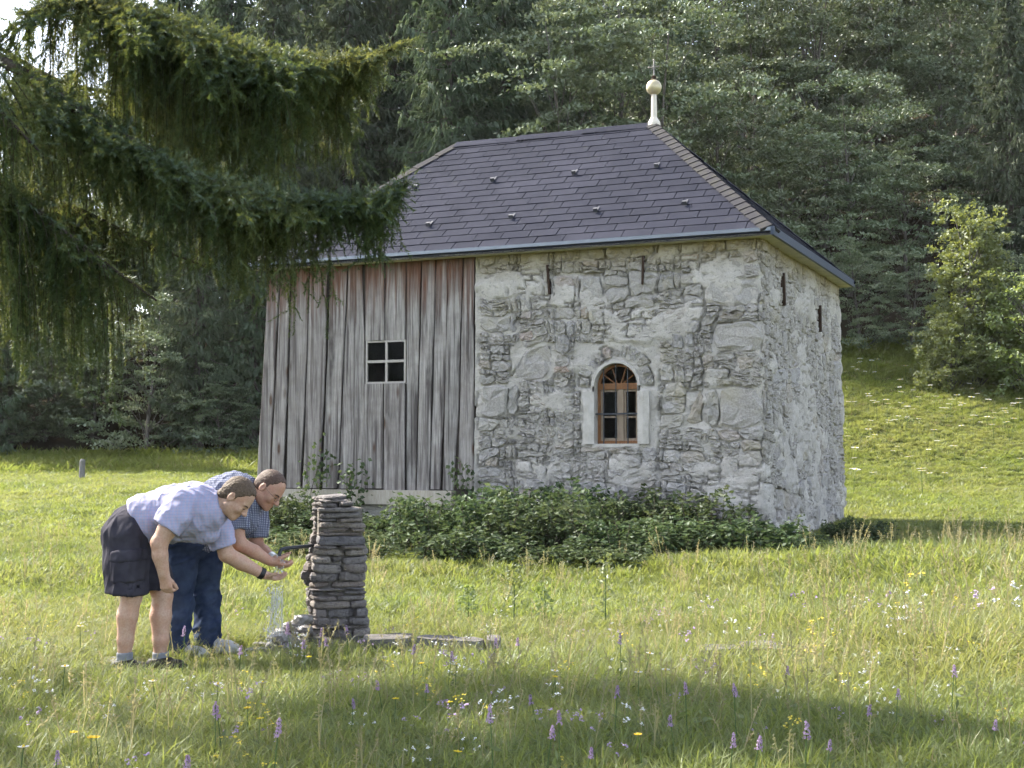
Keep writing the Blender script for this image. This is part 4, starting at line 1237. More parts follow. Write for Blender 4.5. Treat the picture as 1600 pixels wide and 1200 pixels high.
def brambles():
    kinds = []
    for s, (w, d, h) in enumerate(((1.9, 1.3, .85), (1.7, 1.5, 1.0), (1.6, 1.2, .7))):
        (sV, sF), (V, F) = bramble(600 + s, w, d, h, 52)
        kinds.append((mesh_np('stems', sV, sF, M_BARK_D), mesh_np('leaves', V, F, M_BRAMBLE)))
    spots = [(-7.5, -.75, 0, .7, 'bramble bush at the left foot of the plank wall, behind the two men'), (-6.7, -.8, 1, .72, 'bramble bush behind the fountain pillar'),
             (-5.4, -.85, 0, .85, 'bramble bush just right of the fountain pillar, under the sill beam'), (-4.15, -.75, 1, 1.02, 'tallest bramble bush at the joint of planks and stone'),
             (-3.0, -.8, 0, .9, 'bramble bush left of the arched window against the wall'), (-2.0, -.8, 2, .95, 'bramble bush straight below the arched window'),
             (-1.0, -.75, 1, .92, 'bramble bush below the great block near the corner'), (-.25, -.7, 0, .72, 'bramble bush at the foot of the house corner'),
             (-6.2, -2.3, 2, .9, 'front bramble bush left of the pillar'), (-5.2, -2.3, 2, .95, 'front bramble bush beside the pillar top'),
             (-3.7, -2.2, 0, .85, 'front bramble bush below the joint of planks and stone'), (-2.4, -2.2, 1, .78, 'front bramble bush in the middle of the row'),
             (-1.1, -2.1, 0, .85, 'front bramble bush right of the middle'), (0.1, -1.7, 2, .85, 'low front bramble bush before the house corner'), (1.0, -.9, 2, .62, 'small dark bush right of the house corner'),
             (1.1, 1.2, 2, .5, 'small bush at the foot of the side wall'), (-4.6, -3.6, 2, .85, 'lowest bramble bush at the front edge, right of the pillar'), (-2.9, -3.5, 2, .85, 'low bramble fringe before the middle of the wall'), (-1.3, -3.4, 2, .8, 'low bramble fringe before the right part of the wall')]
    rg = np.random.default_rng(4)
    for x, y, k, s, lab in spots:
        p = house_pt(x, y); r = rg.random() * .5 - TH + (math.pi if rg.random() < .5 else 0)
        o = empty('bramble_bush', (p[0], p[1], float(gz(p[0], p[1])) - .03), r, label=lab, cat='bush', group='brambles along the house front')
        o.scale = (s * 1.1, s * 1.1, s * ((.30 + .08 * rg.random()) if -6.3 < x < -4.0 else (.36 if x < -4.6 else .42) + .42 * rg.random() ** 1.5))
        link('stems', kinds[k][0], o); link('leaves', kinds[k][1], o)
    # shoots climbing the plank wall
    def climber(pts, lab, nl, spread):
        rg = np.random.default_rng(int(abs(pts[0][0]) * 100)); path = smooth_path(pts, 14)
        root = empty('climbing_shoot', path[0], label=lab, cat='plant', group='shoots climbing the plank wall')
        V, F = tube_np(path, np.linspace(.008, .002, 14), 4)
        link('stem', mesh_np('stem', V - path[0], F, M_BARK_D), root)
        u = .15 + .85 * rg.random(nl); q = np.stack([np.interp(u, np.linspace(0, 1, 14), path[:, c]) for c in range(3)], 1) + rg.normal(0, spread, (nl, 3)) * [1, .4, 1]
        N = rand_dirs(nl, rg, .3); N[:, 1] -= .6; N /= np.linalg.norm(N, axis=1, keepdims=True)
        V, F = leaf_quads(q - path[0], N, .07 + .05 * rg.random(nl), .05 + .03 * rg.random(nl), rg, .12)
        link('leaves', mesh_np('leaves', V, F, M_BRAMBLE), root)
    H = lambda px, py, d=.35: np.array(HM @ Vector((front_x(px, py)[0], -d, front_x(px, py)[1])))
    climber([H(505, 830), H(500, 780, .3), H(505, 740, .22), H(512, 705, .15)], 'leafy shoot climbing the planks right above the balding head', 120, .13)
    climber([H(560, 830), H(565, 780, .3), H(562, 750, .25), H(575, 735, .2)], 'leafy shoot above the pillar against the planks', 110, .12)
    climber([H(725, 830), H(728, 780, .3), H(735, 750, .22), H(722, 735, .2)], 'leafy shoot at the joint of planks and stone', 90, .11)
brambles()

# ------------------------------------------------------------------ meadow grass
def blade_clump(seed, nb, wrel, spread, bend, kind='blade'):
    rg = np.random.default_rng(seed); Vs, Fs, b = [], [], 0
    for k in range(nb):
        a = rg.random() * 6.28; r = spread * math.sqrt(rg.random())
        base = np.array([r * math.cos(a), r * math.sin(a), -.04])
        h = (.45 + .55 * rg.random()); a2 = a + rg.normal(0, 1.2); be = bend * (.3 + rg.random())
        d = np.array([math.cos(a2), math.sin(a2), 0]); s = np.array([-d[1], d[0], 0])
        t = np.array([0, .4, .75, 1.0]); w = wrel * np.array([.8, 1, .7, .0]) * (.6 + .7 * rg.random())
        p = base + d * (be * h * t[:, None] ** 2) + np.array([0, 0, 1]) * (h * (t - .28 * be * t ** 2.5))[:, None]
        tw = s * .8 + d * rg.normal(0, .4)
        V = np.concatenate([p[:3] - tw * w[:3, None], p[:3] + tw * w[:3, None], p[3:]])
        F = np.array([[0, 3, 4, 1], [1, 4, 5, 2], [2, 5, 6, 6]]) + b
        Vs.append(V); Fs.append(F); b += len(V)
    V = np.concatenate(Vs); F = np.concatenate(Fs)
    tri = F[:, 2] == F[:, 3]
    return V, [F[~tri], F[tri][:, :3]]
def seed_clump(seed, nb):
    rg = np.random.default_rng(seed); V0, F0, b = [], [], 0
    for k in range(nb):
        a = rg.random() * 6.28; d = np.array([math.cos(a), math.sin(a), 0]); s = np.array([-d[1], d[0], 0]); h = .65 + .35 * rg.random(); be = .25 * rg.random()
        base = d * .08 * rg.random()
        t = np.linspace(0, 1, 5); p = base + d * (be * t[:, None] ** 2) + np.array([0, 0, 1]) * (h * t)[:, None]
        w = .0032
        for ax in (s,):
            V = np.concatenate([p - ax * w, p + ax * w]); F = [[i, i + 5, i + 6, i + 1] for i in range(4)]
            V0.append(V); F0.append(np.array(F) + b); b += len(V)
        m = 13                                                   # loose panicle of small spikelets
        for j in range(m):
            u = .74 + .27 * j / m; q = np.array([np.interp(min(u, 1), t, p[:, c]) for c in range(3)])
            e = rg.normal(0, .5, 3) + np.array([0, 0, .8]); e /= np.linalg.norm(e); l = .035 * (1.3 - (u - .74) * 2.5)
            ww = np.cross(e, rg.normal(size=3)); ww /= np.linalg.norm(ww)
            V = np.array([q, q + e*l*.6 + ww*.006, q + e*l*1.2, q + e*l*.6 - ww*.006]); V0.append(V); F0.append(np.array([[0, 1, 2, 3]]) + b); b += 4
    return np.concatenate(V0), [np.concatenate(F0)]
def herb_clump(seed, n, L):
    rg = np.random.default_rng(seed)
    C = rg.normal(0, .22, (n, 3)); C[:, 2] = .1 + .6 * rg.random(n) ** 1.3
    V, F = leaf_quads(C, rand_dirs(n, rg, .9), L * (.6 + .8 * rg.random(n)), L * .5 * (.6 + .8 * rg.random(n)), rg, .12)
    return V, [F]
def fleck_clump(seed):
    rg = np.random.default_rng(seed); Vs, b = [], 0
    for k in range(5):
        a = rg.random() * 6.28; c = np.array([.3 * math.cos(a) * rg.random(), .3 * math.sin(a) * rg.random(), .75 + .35 * rg.random()])
        Vs.append(leaf_quads(c + rg.normal(0, .02, (7, 3)), rand_dirs(7, rg, .8), .045, .03, rg, .1))
    V, F = merge(Vs); return V, [F]
def grass_mat(name, green, dry):
    m = NT(name)
    r = m.rand(); a = m.attr('tint', 'INSTANCER')
    n = m.noise(.55, 2, co=m.co('World'))
    f = m.math('ADD', m.math('MULTIPLY', n, .5), m.math('MULTIPLY', r, .5))
    c = m.ramp(f, [(.2, tuple(x * .72 for x in green)), (.5, green), (.8, tuple(min(1, x * 1.35) for x in green))])
    c = m.mix(a, c, dry)
    t = m.hsv(c, h=.49, sat=1.08, val=1.5)
    return m.leafy(c, .5, .03, t, .5).mat
M_GRASS = grass_mat('meadow_grass', (.132, .166, .040), (.23, .235, .08))
M_STRAW = grass_mat('dry_grass', (.20, .19, .085), (.28, .24, .13))
M_HERB = grass_mat('meadow_herb', (.108, .138, .042), (.15, .17, .06))

FLECKS = [plain('tiny_white_bloom', (.62, .62, .60), .9), plain('tiny_lilac_bloom', (.36, .27, .40), .9), plain('tiny_yellow_bloom', (.62, .50, .08), .9)]
def instancer(name, P_, scl, rot, tint, kinds, meshes, label):
    """points that carry scale, turn and tint; a node group sets one of the meshes on each"""
    srcs = bpy.data.collections.new(name + '_sources')
    for i, me in enumerate(meshes):
        srcs.objects.link(bpy.data.objects.new('%s_%02d' % (name, i), me))
    me = bpy.data.meshes.new(name); me.vertices.add(len(P_)); me.vertices.foreach_set('co', np.asarray(P_, np.float32).ravel())
    def at(n, t, v, key): a = me.attributes.new(n, t, 'POINT'); a.data.foreach_set(key, np.ascontiguousarray(v).ravel())
    at('scl', 'FLOAT_VECTOR', np.asarray(scl, np.float32), 'vector'); at('rot', 'FLOAT_VECTOR', np.asarray(rot, np.float32), 'vector')
    at('tint', 'FLOAT', np.asarray(tint, np.float32), 'value'); at('kind', 'INT', np.asarray(kinds, np.int32), 'value')
    o = link(name, me)
    ng = bpy.data.node_groups.new(name, 'GeometryNodeTree')
    ng.interface.new_socket('Geometry', in_out='INPUT', socket_type='NodeSocketGeometry'); ng.interface.new_socket('Geometry', in_out='OUTPUT', socket_type='NodeSocketGeometry')
    N, L = ng.nodes, ng.links
    gi, go = N.new('NodeGroupInput'), N.new('NodeGroupOutput')
    ci = N.new('GeometryNodeCollectionInfo'); ci.inputs['Collection'].default_value = srcs; ci.inputs['Separate Children'].default_value = True; ci.inputs['Reset Children'].default_value = True
    ip = N.new('GeometryNodeInstanceOnPoints'); ip.inputs['Pick Instance'].default_value = True
    def na(n, t):
        q = N.new('GeometryNodeInputNamedAttribute'); q.data_type = t; q.inputs['Name'].default_value = n
        return [s for s in q.outputs if s.enabled and s.name == 'Attribute'][0]
    e2r = N.new('FunctionNodeEulerToRotation'); L.new(na('rot', 'FLOAT_VECTOR'), e2r.inputs[0])
    L.new(gi.outputs[0], ip.inputs['Points']); L.new(ci.outputs[0], ip.inputs['Instance']); L.new(na('kind', 'INT'), ip.inputs['Instance Index'])
    L.new(e2r.outputs[0], ip.inputs['Rotation']); L.new(na('scl', 'FLOAT_VECTOR'), ip.inputs['Scale'])
    L.new(ip.outputs[0], go.inputs[0])
    md = o.modifiers.new('scatter', 'NODES'); md.node_group = ng
    tag(o, label, 'grass', kind='stuff')
    return o

PILLAR = np.array([-1.265, 9.75]); 
def meadow():
    rg = np.random.default_rng(15)
    mk = lambda nm, d, mat: mesh_np(nm, d[0], d[1], mat)
    fine = [mk('tuft', blade_clump(700 + i, 18, .0085, .12, b), M_GRASS) for i, b in enumerate((.5, .8, 1.2, .65))]
    fine += [mk('straw', blade_clump(710 + i, 7, .009, .10, .6), M_STRAW) for i in range(2)]
    fine += [mk('seed', seed_clump(720 + i, 3), M_STRAW) for i in range(2)]
    fine += [mk('herb', herb_clump(730 + i, 26, .14), M_HERB) for i in range(2)]
    fine += [mk('fleck', fleck_clump(735 + i), mt) for i, mt in enumerate(FLECKS)]
    mid = [mk('tuft', blade_clump(740 + i, 22, .020, .22, b), M_GRASS) for i, b in enumerate((.4, .7, .9))]
    mid += [mk('straw', blade_clump(750, 10, .016, .25, .6), M_STRAW), mk('herb', herb_clump(751, 30, .2), M_HERB), mk('seed', seed_clump(752, 6), M_STRAW)]
    far = [mk('tuft', blade_clump(760 + i, 34, .036, .6, b), M_GRASS) for i, b in enumerate((.5, .8, .6))] + [mk('straw', blade_clump(765, 16, .03, .6, .6), M_STRAW), mk('herb', herb_clump(766, 40, .3), M_HERB)]
    inv = HM.inverted(); I = np.array(inv)
    def scatter(name, n, y0, y1, meshes, prob, hfun, label, wmul=1.0, bias=1.0):
        Y = y0 + (y1 - y0) * rg.random(n) ** bias
        X = (rg.random(n) * 2 - 1) * (Y * .40 + 2.2)
        lx = I[0, 0]*X + I[0, 1]*Y + I[0, 3]; ly = I[1, 0]*X + I[1, 1]*Y + I[1, 3]
        ok = ~((lx > -8.4) & (lx < .12) & (ly > -.15) & (ly < 6.1))
        ok &= np.hypot(X - PILLAR[0], Y - PILLAR[1]) > .34
        ok &= ~((X > -2.15) & (X < -1.45) & (Y > 9.05) & (Y < 9.75) & (rg.random(n) < .85))
        X, Y = X[ok], Y[ok]; n = len(X)
        h = hfun(X, Y) * (.65 + .6 * rg.random(n))
        pr = np.array(prob, float); pr /= pr.sum(); kd = rg.choice(len(pr), n, p=pr)
        seed_k = np.array([m.name.startswith('seed') for m in meshes])[kd]
        h = np.where(seed_k, h * 1.5 + .12, h)
        herb = np.array([m.name.startswith('herb') for m in meshes])[kd]; h = np.where(herb, h * .75, h)
        wide = np.clip(h, .1, .45) * wmul
        scl = np.stack([wide, wide, h], 1)
        rot = np.stack([rg.normal(0, .1, n), rg.normal(0, .1, n), rg.random(n) * 6.28], 1)
        tint = np.clip(.28 + .55 * fbm(X * .5, Y * .5, 0, 71, 3) + rg.normal(0, .14, n) + .18 * sstep(1.5, 4, X) * sstep(20, 9, Y), 0, .85)
        instancer(name, np.stack([X, Y, gz(X, Y)], 1), scl, rot, tint, kd, meshes, label)
    def h1(X, Y):
        a = .21 + .07 * fbm(X * .9, Y * .9, 0, 81, 2)
        a = a - .06 * sstep(8.6, 9.6, Y) * (1 - sstep(1.0, 3.0, X))
        a = a + .16 * sstep(.8, 3.2, X) * sstep(6.5, 8.5, Y) - .15 * np.exp(-(((X + 2.3) / .45) ** 2 + ((Y - 8.6) / .35) ** 2))
        return a
    def h2(X, Y): return .12 + .06 * fbm(X * .5, Y * .5, 0, 82, 2) + .17 * sstep(.5, 4, X) * (1 - sstep(15.5, 18.5, Y)) + .10 * sstep(13.0, 14.6, Y) * (1 - sstep(15.5, 17, Y))
    def h3(X, Y): return .12 + .05 * fbm(X * .3, Y * .3, 0, 83, 2) + .30 * sstep(40, 44, Y) * (1 - sstep(2, 8, X)) + .1 * sstep(42, 44, Y)
    scatter('foreground_grass', 44000, 5.2, 10.6, fine, [5, 5, 4, 5, .7, .7, .12, .12, 2.2, 2.2, .05, .07, .03], h1, 'long meadow grass with herbs and seed heads in the foreground', 1.5, 1.0)
    scatter('meadow_grass', 38000, 10.4, 20, mid, [5, 4, 4, .7, 2.4, .12], h2, 'shorter sunlit meadow grass in front of the house', 1.7)
    scatter('far_grass', 50000, 19.5, 47, far, [5, 4, 4, .8, 2.6], h3, 'sunlit grass of the far meadow and the bank at right', 2.0, .8)
meadow()
# ------------------------------------------------------------------ fountain pillar, kerbs, stones, water
def m_slate():
    m = NT('layered_slate', .8, .3)
    r = m.rand(); w = m.co('World')
    n = m.noise(9, 4, .7, co=m.co('World', (1, 1, 4))); n2 = m.noise(55, 4, .7, co=w)
    c = m.ramp(r, [(0., (.085, .076, .076)), (.25, (.17, .145, .132)), (.5, (.115, .112, .125)), (.75, (.25, .22, .195)), (1., (.145, .112, .095))])
    c = m.mix(m.ramp(n, [(.4, 0.0), (.7, .7)]), c, (.23, .21, .20))
    c = m.mix(m.ramp(n2, [(.35, .7), (.5, 0.0)]), c, (.06, .055, .055))
    m.color(c); m.bump(m.math('ADD', n, n2), .02); return m.mat
M_SLATE = m_slate()
def m_wet():
    m = NT('wet_stone', .18, .6); w = m.co('World'); n = m.noise(30, 4, co=w)
    m.color(m.mix(n, (.10, .09, .085), (.22, .20, .185))); m.bump(n, .02); return m.mat
M_WET = m_wet()
M_ROCK = plain('meadow_rock', (.14, .13, .125), .95, .15, 0, .35, 12, .02)

def slab_block(rg, poly, z0, z1, jit=.01, n=15, bev=.008):
    """flat irregular stone: rounded footprint polygon between z0 and z1"""
    p = np.asarray(poly, float)
    for _ in range(2): p = np.stack([.9*p + .1*np.roll(p, -1, 0), .1*p + .9*np.roll(p, -1, 0)], 1).reshape(-1, 2)
    L = np.concatenate([[0], np.cumsum(np.linalg.norm(np.roll(p, -1, 0) - p, axis=1))]); q = np.vstack([p, p[:1]])
    t = np.arange(n) / n * L[-1]; ring = np.stack([np.interp(t, L, q[:, 0]), np.interp(t, L, q[:, 1])], 1) + rg.normal(0, jit, (n, 2))
    c = ring.mean(0); tl = rg.normal(0, .05, 2); V = []
    def lev(s, z): 
        r = c + (ring - c) * s; return np.column_stack([r, z + (r - c) @ tl + rg.normal(0, jit * .25, n)])
    d = np.linalg.norm(ring - c, axis=1).mean(); b = 1 - bev / d
    A = [lev(b, z0), lev(1, z0 + (z1 - z0) * .25), lev(1 + rg.normal(0, .02), z0 + (z1 - z0) * .7), lev(b * .97, z1)]
    V = np.concatenate(A + [[[*c, z1 + .002]]]); i = np.arange(n); j = (i + 1) % n
    Q = np.concatenate([np.stack([k*n+i, k*n+j, (k+1)*n+j, (k+1)*n+i], 1) for k in range(3)])
    T = np.stack([3*n+i, 3*n+j, np.full(n, 4*n)], 1)
    return V, [Q, T]

def pillar():
    rg = np.random.default_rng(23)
    root = empty('fountain_pillar', (PILLAR[0], PILLAR[1], float(gz(*PILLAR))), math.radians(15), label='pillar of stacked dark slate stones with an iron water spout', cat='fountain')
    H = 1.07; z = -.06; k = 0
    M_CORE = plain('pillar_mortar', (.20, .185, .165), 1.0, .05, 0, .3, 20, .02)
    core = MB(); core.box((-.15, -.17, -.1), (.16, .17, H - .06)); core.build('mortar_core', M_CORE, root)
    while z < H - .01:
        h = min(.020 + .058 * rg.random() ** 1.5, H - z + .01)
        u = max(0, z) / H
        # half widths: nearly straight sides, rounded head leaning to the left
        x0, x1 = -.225 + .075 * u + .02 * math.sin(u * 9), .205 - .03 * u + .012 * math.sin(u * 13)
        if u < .22: x0 -= .03 * (1 - u / .22); x1 += .015 * (1 - u / .22)
        if u > .80: x1 = .18 - .13 * ((u - .80) / .20) ** 1.4; x0 = -.155
        y0, y1 = -.225, .225
        f = [x0]                                                      # joints along the front and back
        while f[-1] < x1 - .10: f.append(f[-1] + .08 + .20 * rg.random())
        f[-1] = x1
        if len(f) == 1: f = [x0, x1]
        d = .17
        for a, b in zip(f[:-1], f[1:]):
            for ya, yb in ((y0, y0 + d), (y1 - d, y1)):
                e = rg.normal(0, .018, 4)
                V, F = slab_block(rg, [(a + .004, ya + e[0]), (b - .004, ya + e[1]), (b - .004, yb), (a + .004, yb)], z + .003, z + h - .004, .006)
                link('stone', mesh_np('stone', V, F, M_SLATE), root)
        for xa, xb in ((x0 + rg.normal(-.012, .012), x0 + .16), (x1 - .16, x1 + rg.normal(.0, .008))):
            V, F = slab_block(rg, [(xa, y0 + d), (xb, y0 + d), (xb, y1 - d), (xa, y1 - d)], z + .003, z + h - .004, .008)
            link('stone', mesh_np('stone', V, F, M_SLATE), root)
        z += h; k += 1
    V, F = slab_block(rg, [(-.145, -.19), (-.02, -.20), (.045, -.14), (.04, .15), (-.14, .19)], H - .005, H + .03, .010)
    link('cap_stone', mesh_np('cap_stone', V, F, M_SLATE), root)
    inv = root.matrix_basis.inverted()
    a, b, c, e = [inv @ Vector(P(*q)) for q in ((492, 852, 9.66), (448, 857, 9.42), (439, 860, 9.37), (436, 869, 9.36))]
    path = smooth_path([np.array(a), np.array(b), np.array(c), np.array(e)], 14)
    s = MB(); s.tube(path, .0135, 8); s.tube(path[-2:] + (path[-1] - path[-2]) * .1, .016, 8); s.build('spout', MIRON, root, smooth=True)
pillar()

def rock_mesh(seed, n=2):
    rg = np.random.default_rng(seed)
    bm = bmesh.new(); bmesh.ops.create_icosphere(bm, subdivisions=n, radius=1)
    for v in bm.verts:
        c = v.co; d = .28 * float(fbm(c.x * 1.3 + seed, c.y * 1.3, c.z * 1.3, seed, 3)); v.co = c * (1 + d)
        v.co.z = max(v.co.z, -.6) if v.co.z < 0 else min(v.co.z, .72 + .1 * d)
    me = bpy.data.meshes.new('rock'); bm.to_mesh(me); bm.free(); return me
ROCKS = [rock_mesh(i) for i in range(4)]
def rocks():
    rg = np.random.default_rng(8)
    def rock(name, px, py, Y, sx, sy, sz, lab, mat, group=None, cat='stone'):
        p = P(px, py, Y)
        me = ROCKS[rg.integers(0, 4)]; 
        o = link(name, me, None, p, rg.random() * 6.28); o.scale = (sx, sy, sz)
        if not me.materials: me.materials.append(mat)
        o.material_slots[0].link = 'OBJECT'; o.material_slots[0].material = mat
        return tag(o, lab, cat, group)
    g = 'wet stones below the spout'
    for k in range(36):                                               # small wet stones heaped below the spout
        u = rg.random()
        px = 478 - 75 * u + rg.normal(0, 6); Y = 9.45 + rg.normal(0, .14)
        z = max(.03, .24 * (1 - u) ** 1.5 * rg.random() + .03)
        gx = (px - 800) / FPX * Y
        s = .03 + .045 * rg.random()
        o = rock('wet_stone', px, 1000, Y, s * 1.3, s * 1.1, s * .8, 'small wet glinting stone heaped at the left foot of the pillar', M_WET, g)
        o.location = (gx, Y, float(gz(gx, Y)) + z)
    rock('basin_stone', 455, 1022, 9.25, .16, .10, .09, 'dark stone in the hollow of the basin before the pillar', M_WET)
    rock('basin_stone', 430, 1024, 9.15, .10, .09, .07, 'dark rounded stone at the basin rim left of the pillar', M_ROCK)
    rock('basin_stone', 372, 1040, 8.95, .13, .09, .06, 'flat brown stone in the grass between the jeans and the basin', M_ROCK)
    rock('basin_stone', 500, 1012, 9.42, .13, .09, .10, 'pale stone at the front foot of the pillar', M_ROCK)
    rock('basin_stone', 545, 1010, 9.45, .10, .08, .09, 'grey stone at the right front foot of the pillar', M_ROCK)
    rock('flat_stone', 162, 1037, 8.98, .16, .14, .05, 'pale flat stone in the grass behind the shorts wearer', plain('pale_stone', (.42, .40, .37), .9))
    rock('flat_stone', 126, 1062, 8.45, .13, .10, .05, 'smaller pale stone sunk in the grass at lower left', plain('pale_stone_dull', (.36, .35, .31), .9))
    for px, py, Y, s, lab in ((1338, 862, 20.4, .22, 'pale rubble stone at the far foot of the side wall'), (1352, 866, 19.6, .16, 'second pale rubble stone right of the side wall'), (1322, 868, 19.2, .17, 'pale rubble stone nearest the house corner bush')):
        rock('rubble_stone', px, py, Y, s * 1.4, s, s * .7, lab, plain('pale_rubble', (.46, .45, .43), .9), 'rubble beside the side wall')
    # low kerbs of the old trough, grown over
    def kerb(pa, pb, dep, hgt, lab, seed):
        r2 = np.random.default_rng(seed); a, b = np.array(pa), np.array(pb)
        L = np.linalg.norm((b - a)[:2]); d = (b - a) / L; n = np.array([-d[1], d[0]])
        o = empty('stone_kerb', (a[0], a[1], float(gz(a[0], a[1]))), label=lab, cat='kerb', group='old trough kerbs in the grass')
        x = 0
        while x < L - .05:
            w = min(L - x, .22 + .3 * r2.random()); q = [d[:2] * (x + .006), d[:2] * (x + w - .006), d[:2] * (x + w - .006) + n * dep, d[:2] * (x + .006) + n * dep]
            V, F = slab_block(r2, q, -.06, hgt + r2.normal(0, .008), .008, 16); link('stone', mesh_np('stone', V, F, M_ROCK), o); x += w
    kerb(G(556, 1036)[:2], G(782, 1038)[:2], .26, .17, 'weathered stone kerb in the grass right of the pillar', 1)
    kerb(G(1090, 1054)[:2], G(1272, 1052)[:2], .24, .16, 'lone weathered stone kerb in the grass further right', 2)
rocks()

def water():
    m = NT('falling_water', .03, .5); m.b.inputs['Base Color'].default_value = (.95, .98, 1, 1); m.b.inputs['Transmission Weight'].default_value = .6; m.b.inputs['IOR'].default_value = 1.33
    mat = m.mat; rg = np.random.default_rng(19)
    a, b = P(436, 871, 9.36), P(438, 889, 9.33)
    mb = MB(); mb.tube(smooth_path([a, (a + b) / 2 + [.004, 0, 0], b], 6), [.011, .012, .011, .012, .014, .02], 8)
    tag(mb.build('water_jet', mat, smooth=True), 'short jet of water from the spout onto the cupped hands', 'water', kind='stuff')
    V, F = [], []
    mb = MB()
    for k in range(20):                                               # strands running off the hands
        t = rg.random(); x0 = P(426 + 20 * rg.random(), 912 + 4 * rg.random(), 9.18 + .15 * rg.random()); L = .15 + .28 * rg.random()
        y = x0 + np.array([-.03 + rg.normal(0, .025), rg.normal(0, .03), -L]); z = x0 + (y - x0) * .5 + rg.normal(0, .004, 3)
        s0 = rg.random() * .5
        mb.tube(smooth_path([x0 + (y - x0) * s0, z + (y - x0) * s0 * .5, y], 5), [.0012, .003, .0024, .002, .001], 5)
    tag(mb.build('running_water', mat, smooth=True), 'thin strands of water running off the cupped hands', 'water', kind='stuff')
    ico = bmesh.new(); bmesh.ops.create_icosphere(ico, subdivisions=1, radius=1); dv = np.array([v.co[:] for v in ico.verts]); df = np.array([[v.index for v in f.verts] for f in ico.faces]); ico.free()
    parts = []
    for k in range(420):
        if k < 230: c = P(432 + rg.normal(0, 7) - 8 * rg.random(), 912 + 95 * rg.random(), 9.25 + rg.normal(0, .05))
        elif k < 290: c = P(438 + rg.normal(0, 5), 885 + rg.normal(0, 8), 9.28 + rg.normal(0, .04))
        else: c = P(445 + rg.normal(0, 20), 995 - abs(rg.normal(0, 14)), 9.36 + rg.normal(0, .1))
        s = .0025 + .004 * rg.random() ** 2
        parts.append((dv * s * [1, 1, 1.5] + c, df))
    V, F = merge(parts)
    tag(link('water_drops', mesh_np('water_drops', V, F, mat, smooth=True)), 'glinting drops of water splashing below the hands', 'water', kind='stuff')
water()

# ------------------------------------------------------------------ post and flowers
p = P(128, 742, 38.0); gzp = float(gz(p[0], p[1]))
mb = MB(); mb.tube([(0, 0, -.3), (0, 0, .3), (.01, 0, .56), (.015, 0, .60)], [.085, .085, .08, .05], 9)
tag(mb.build('fence_post', bark_mat('grey_post_wood', (.13, .125, .12), (.24, .235, .23)), loc=(p[0], p[1], gzp)), 'short grey wooden post at the far edge of the meadow', 'post')

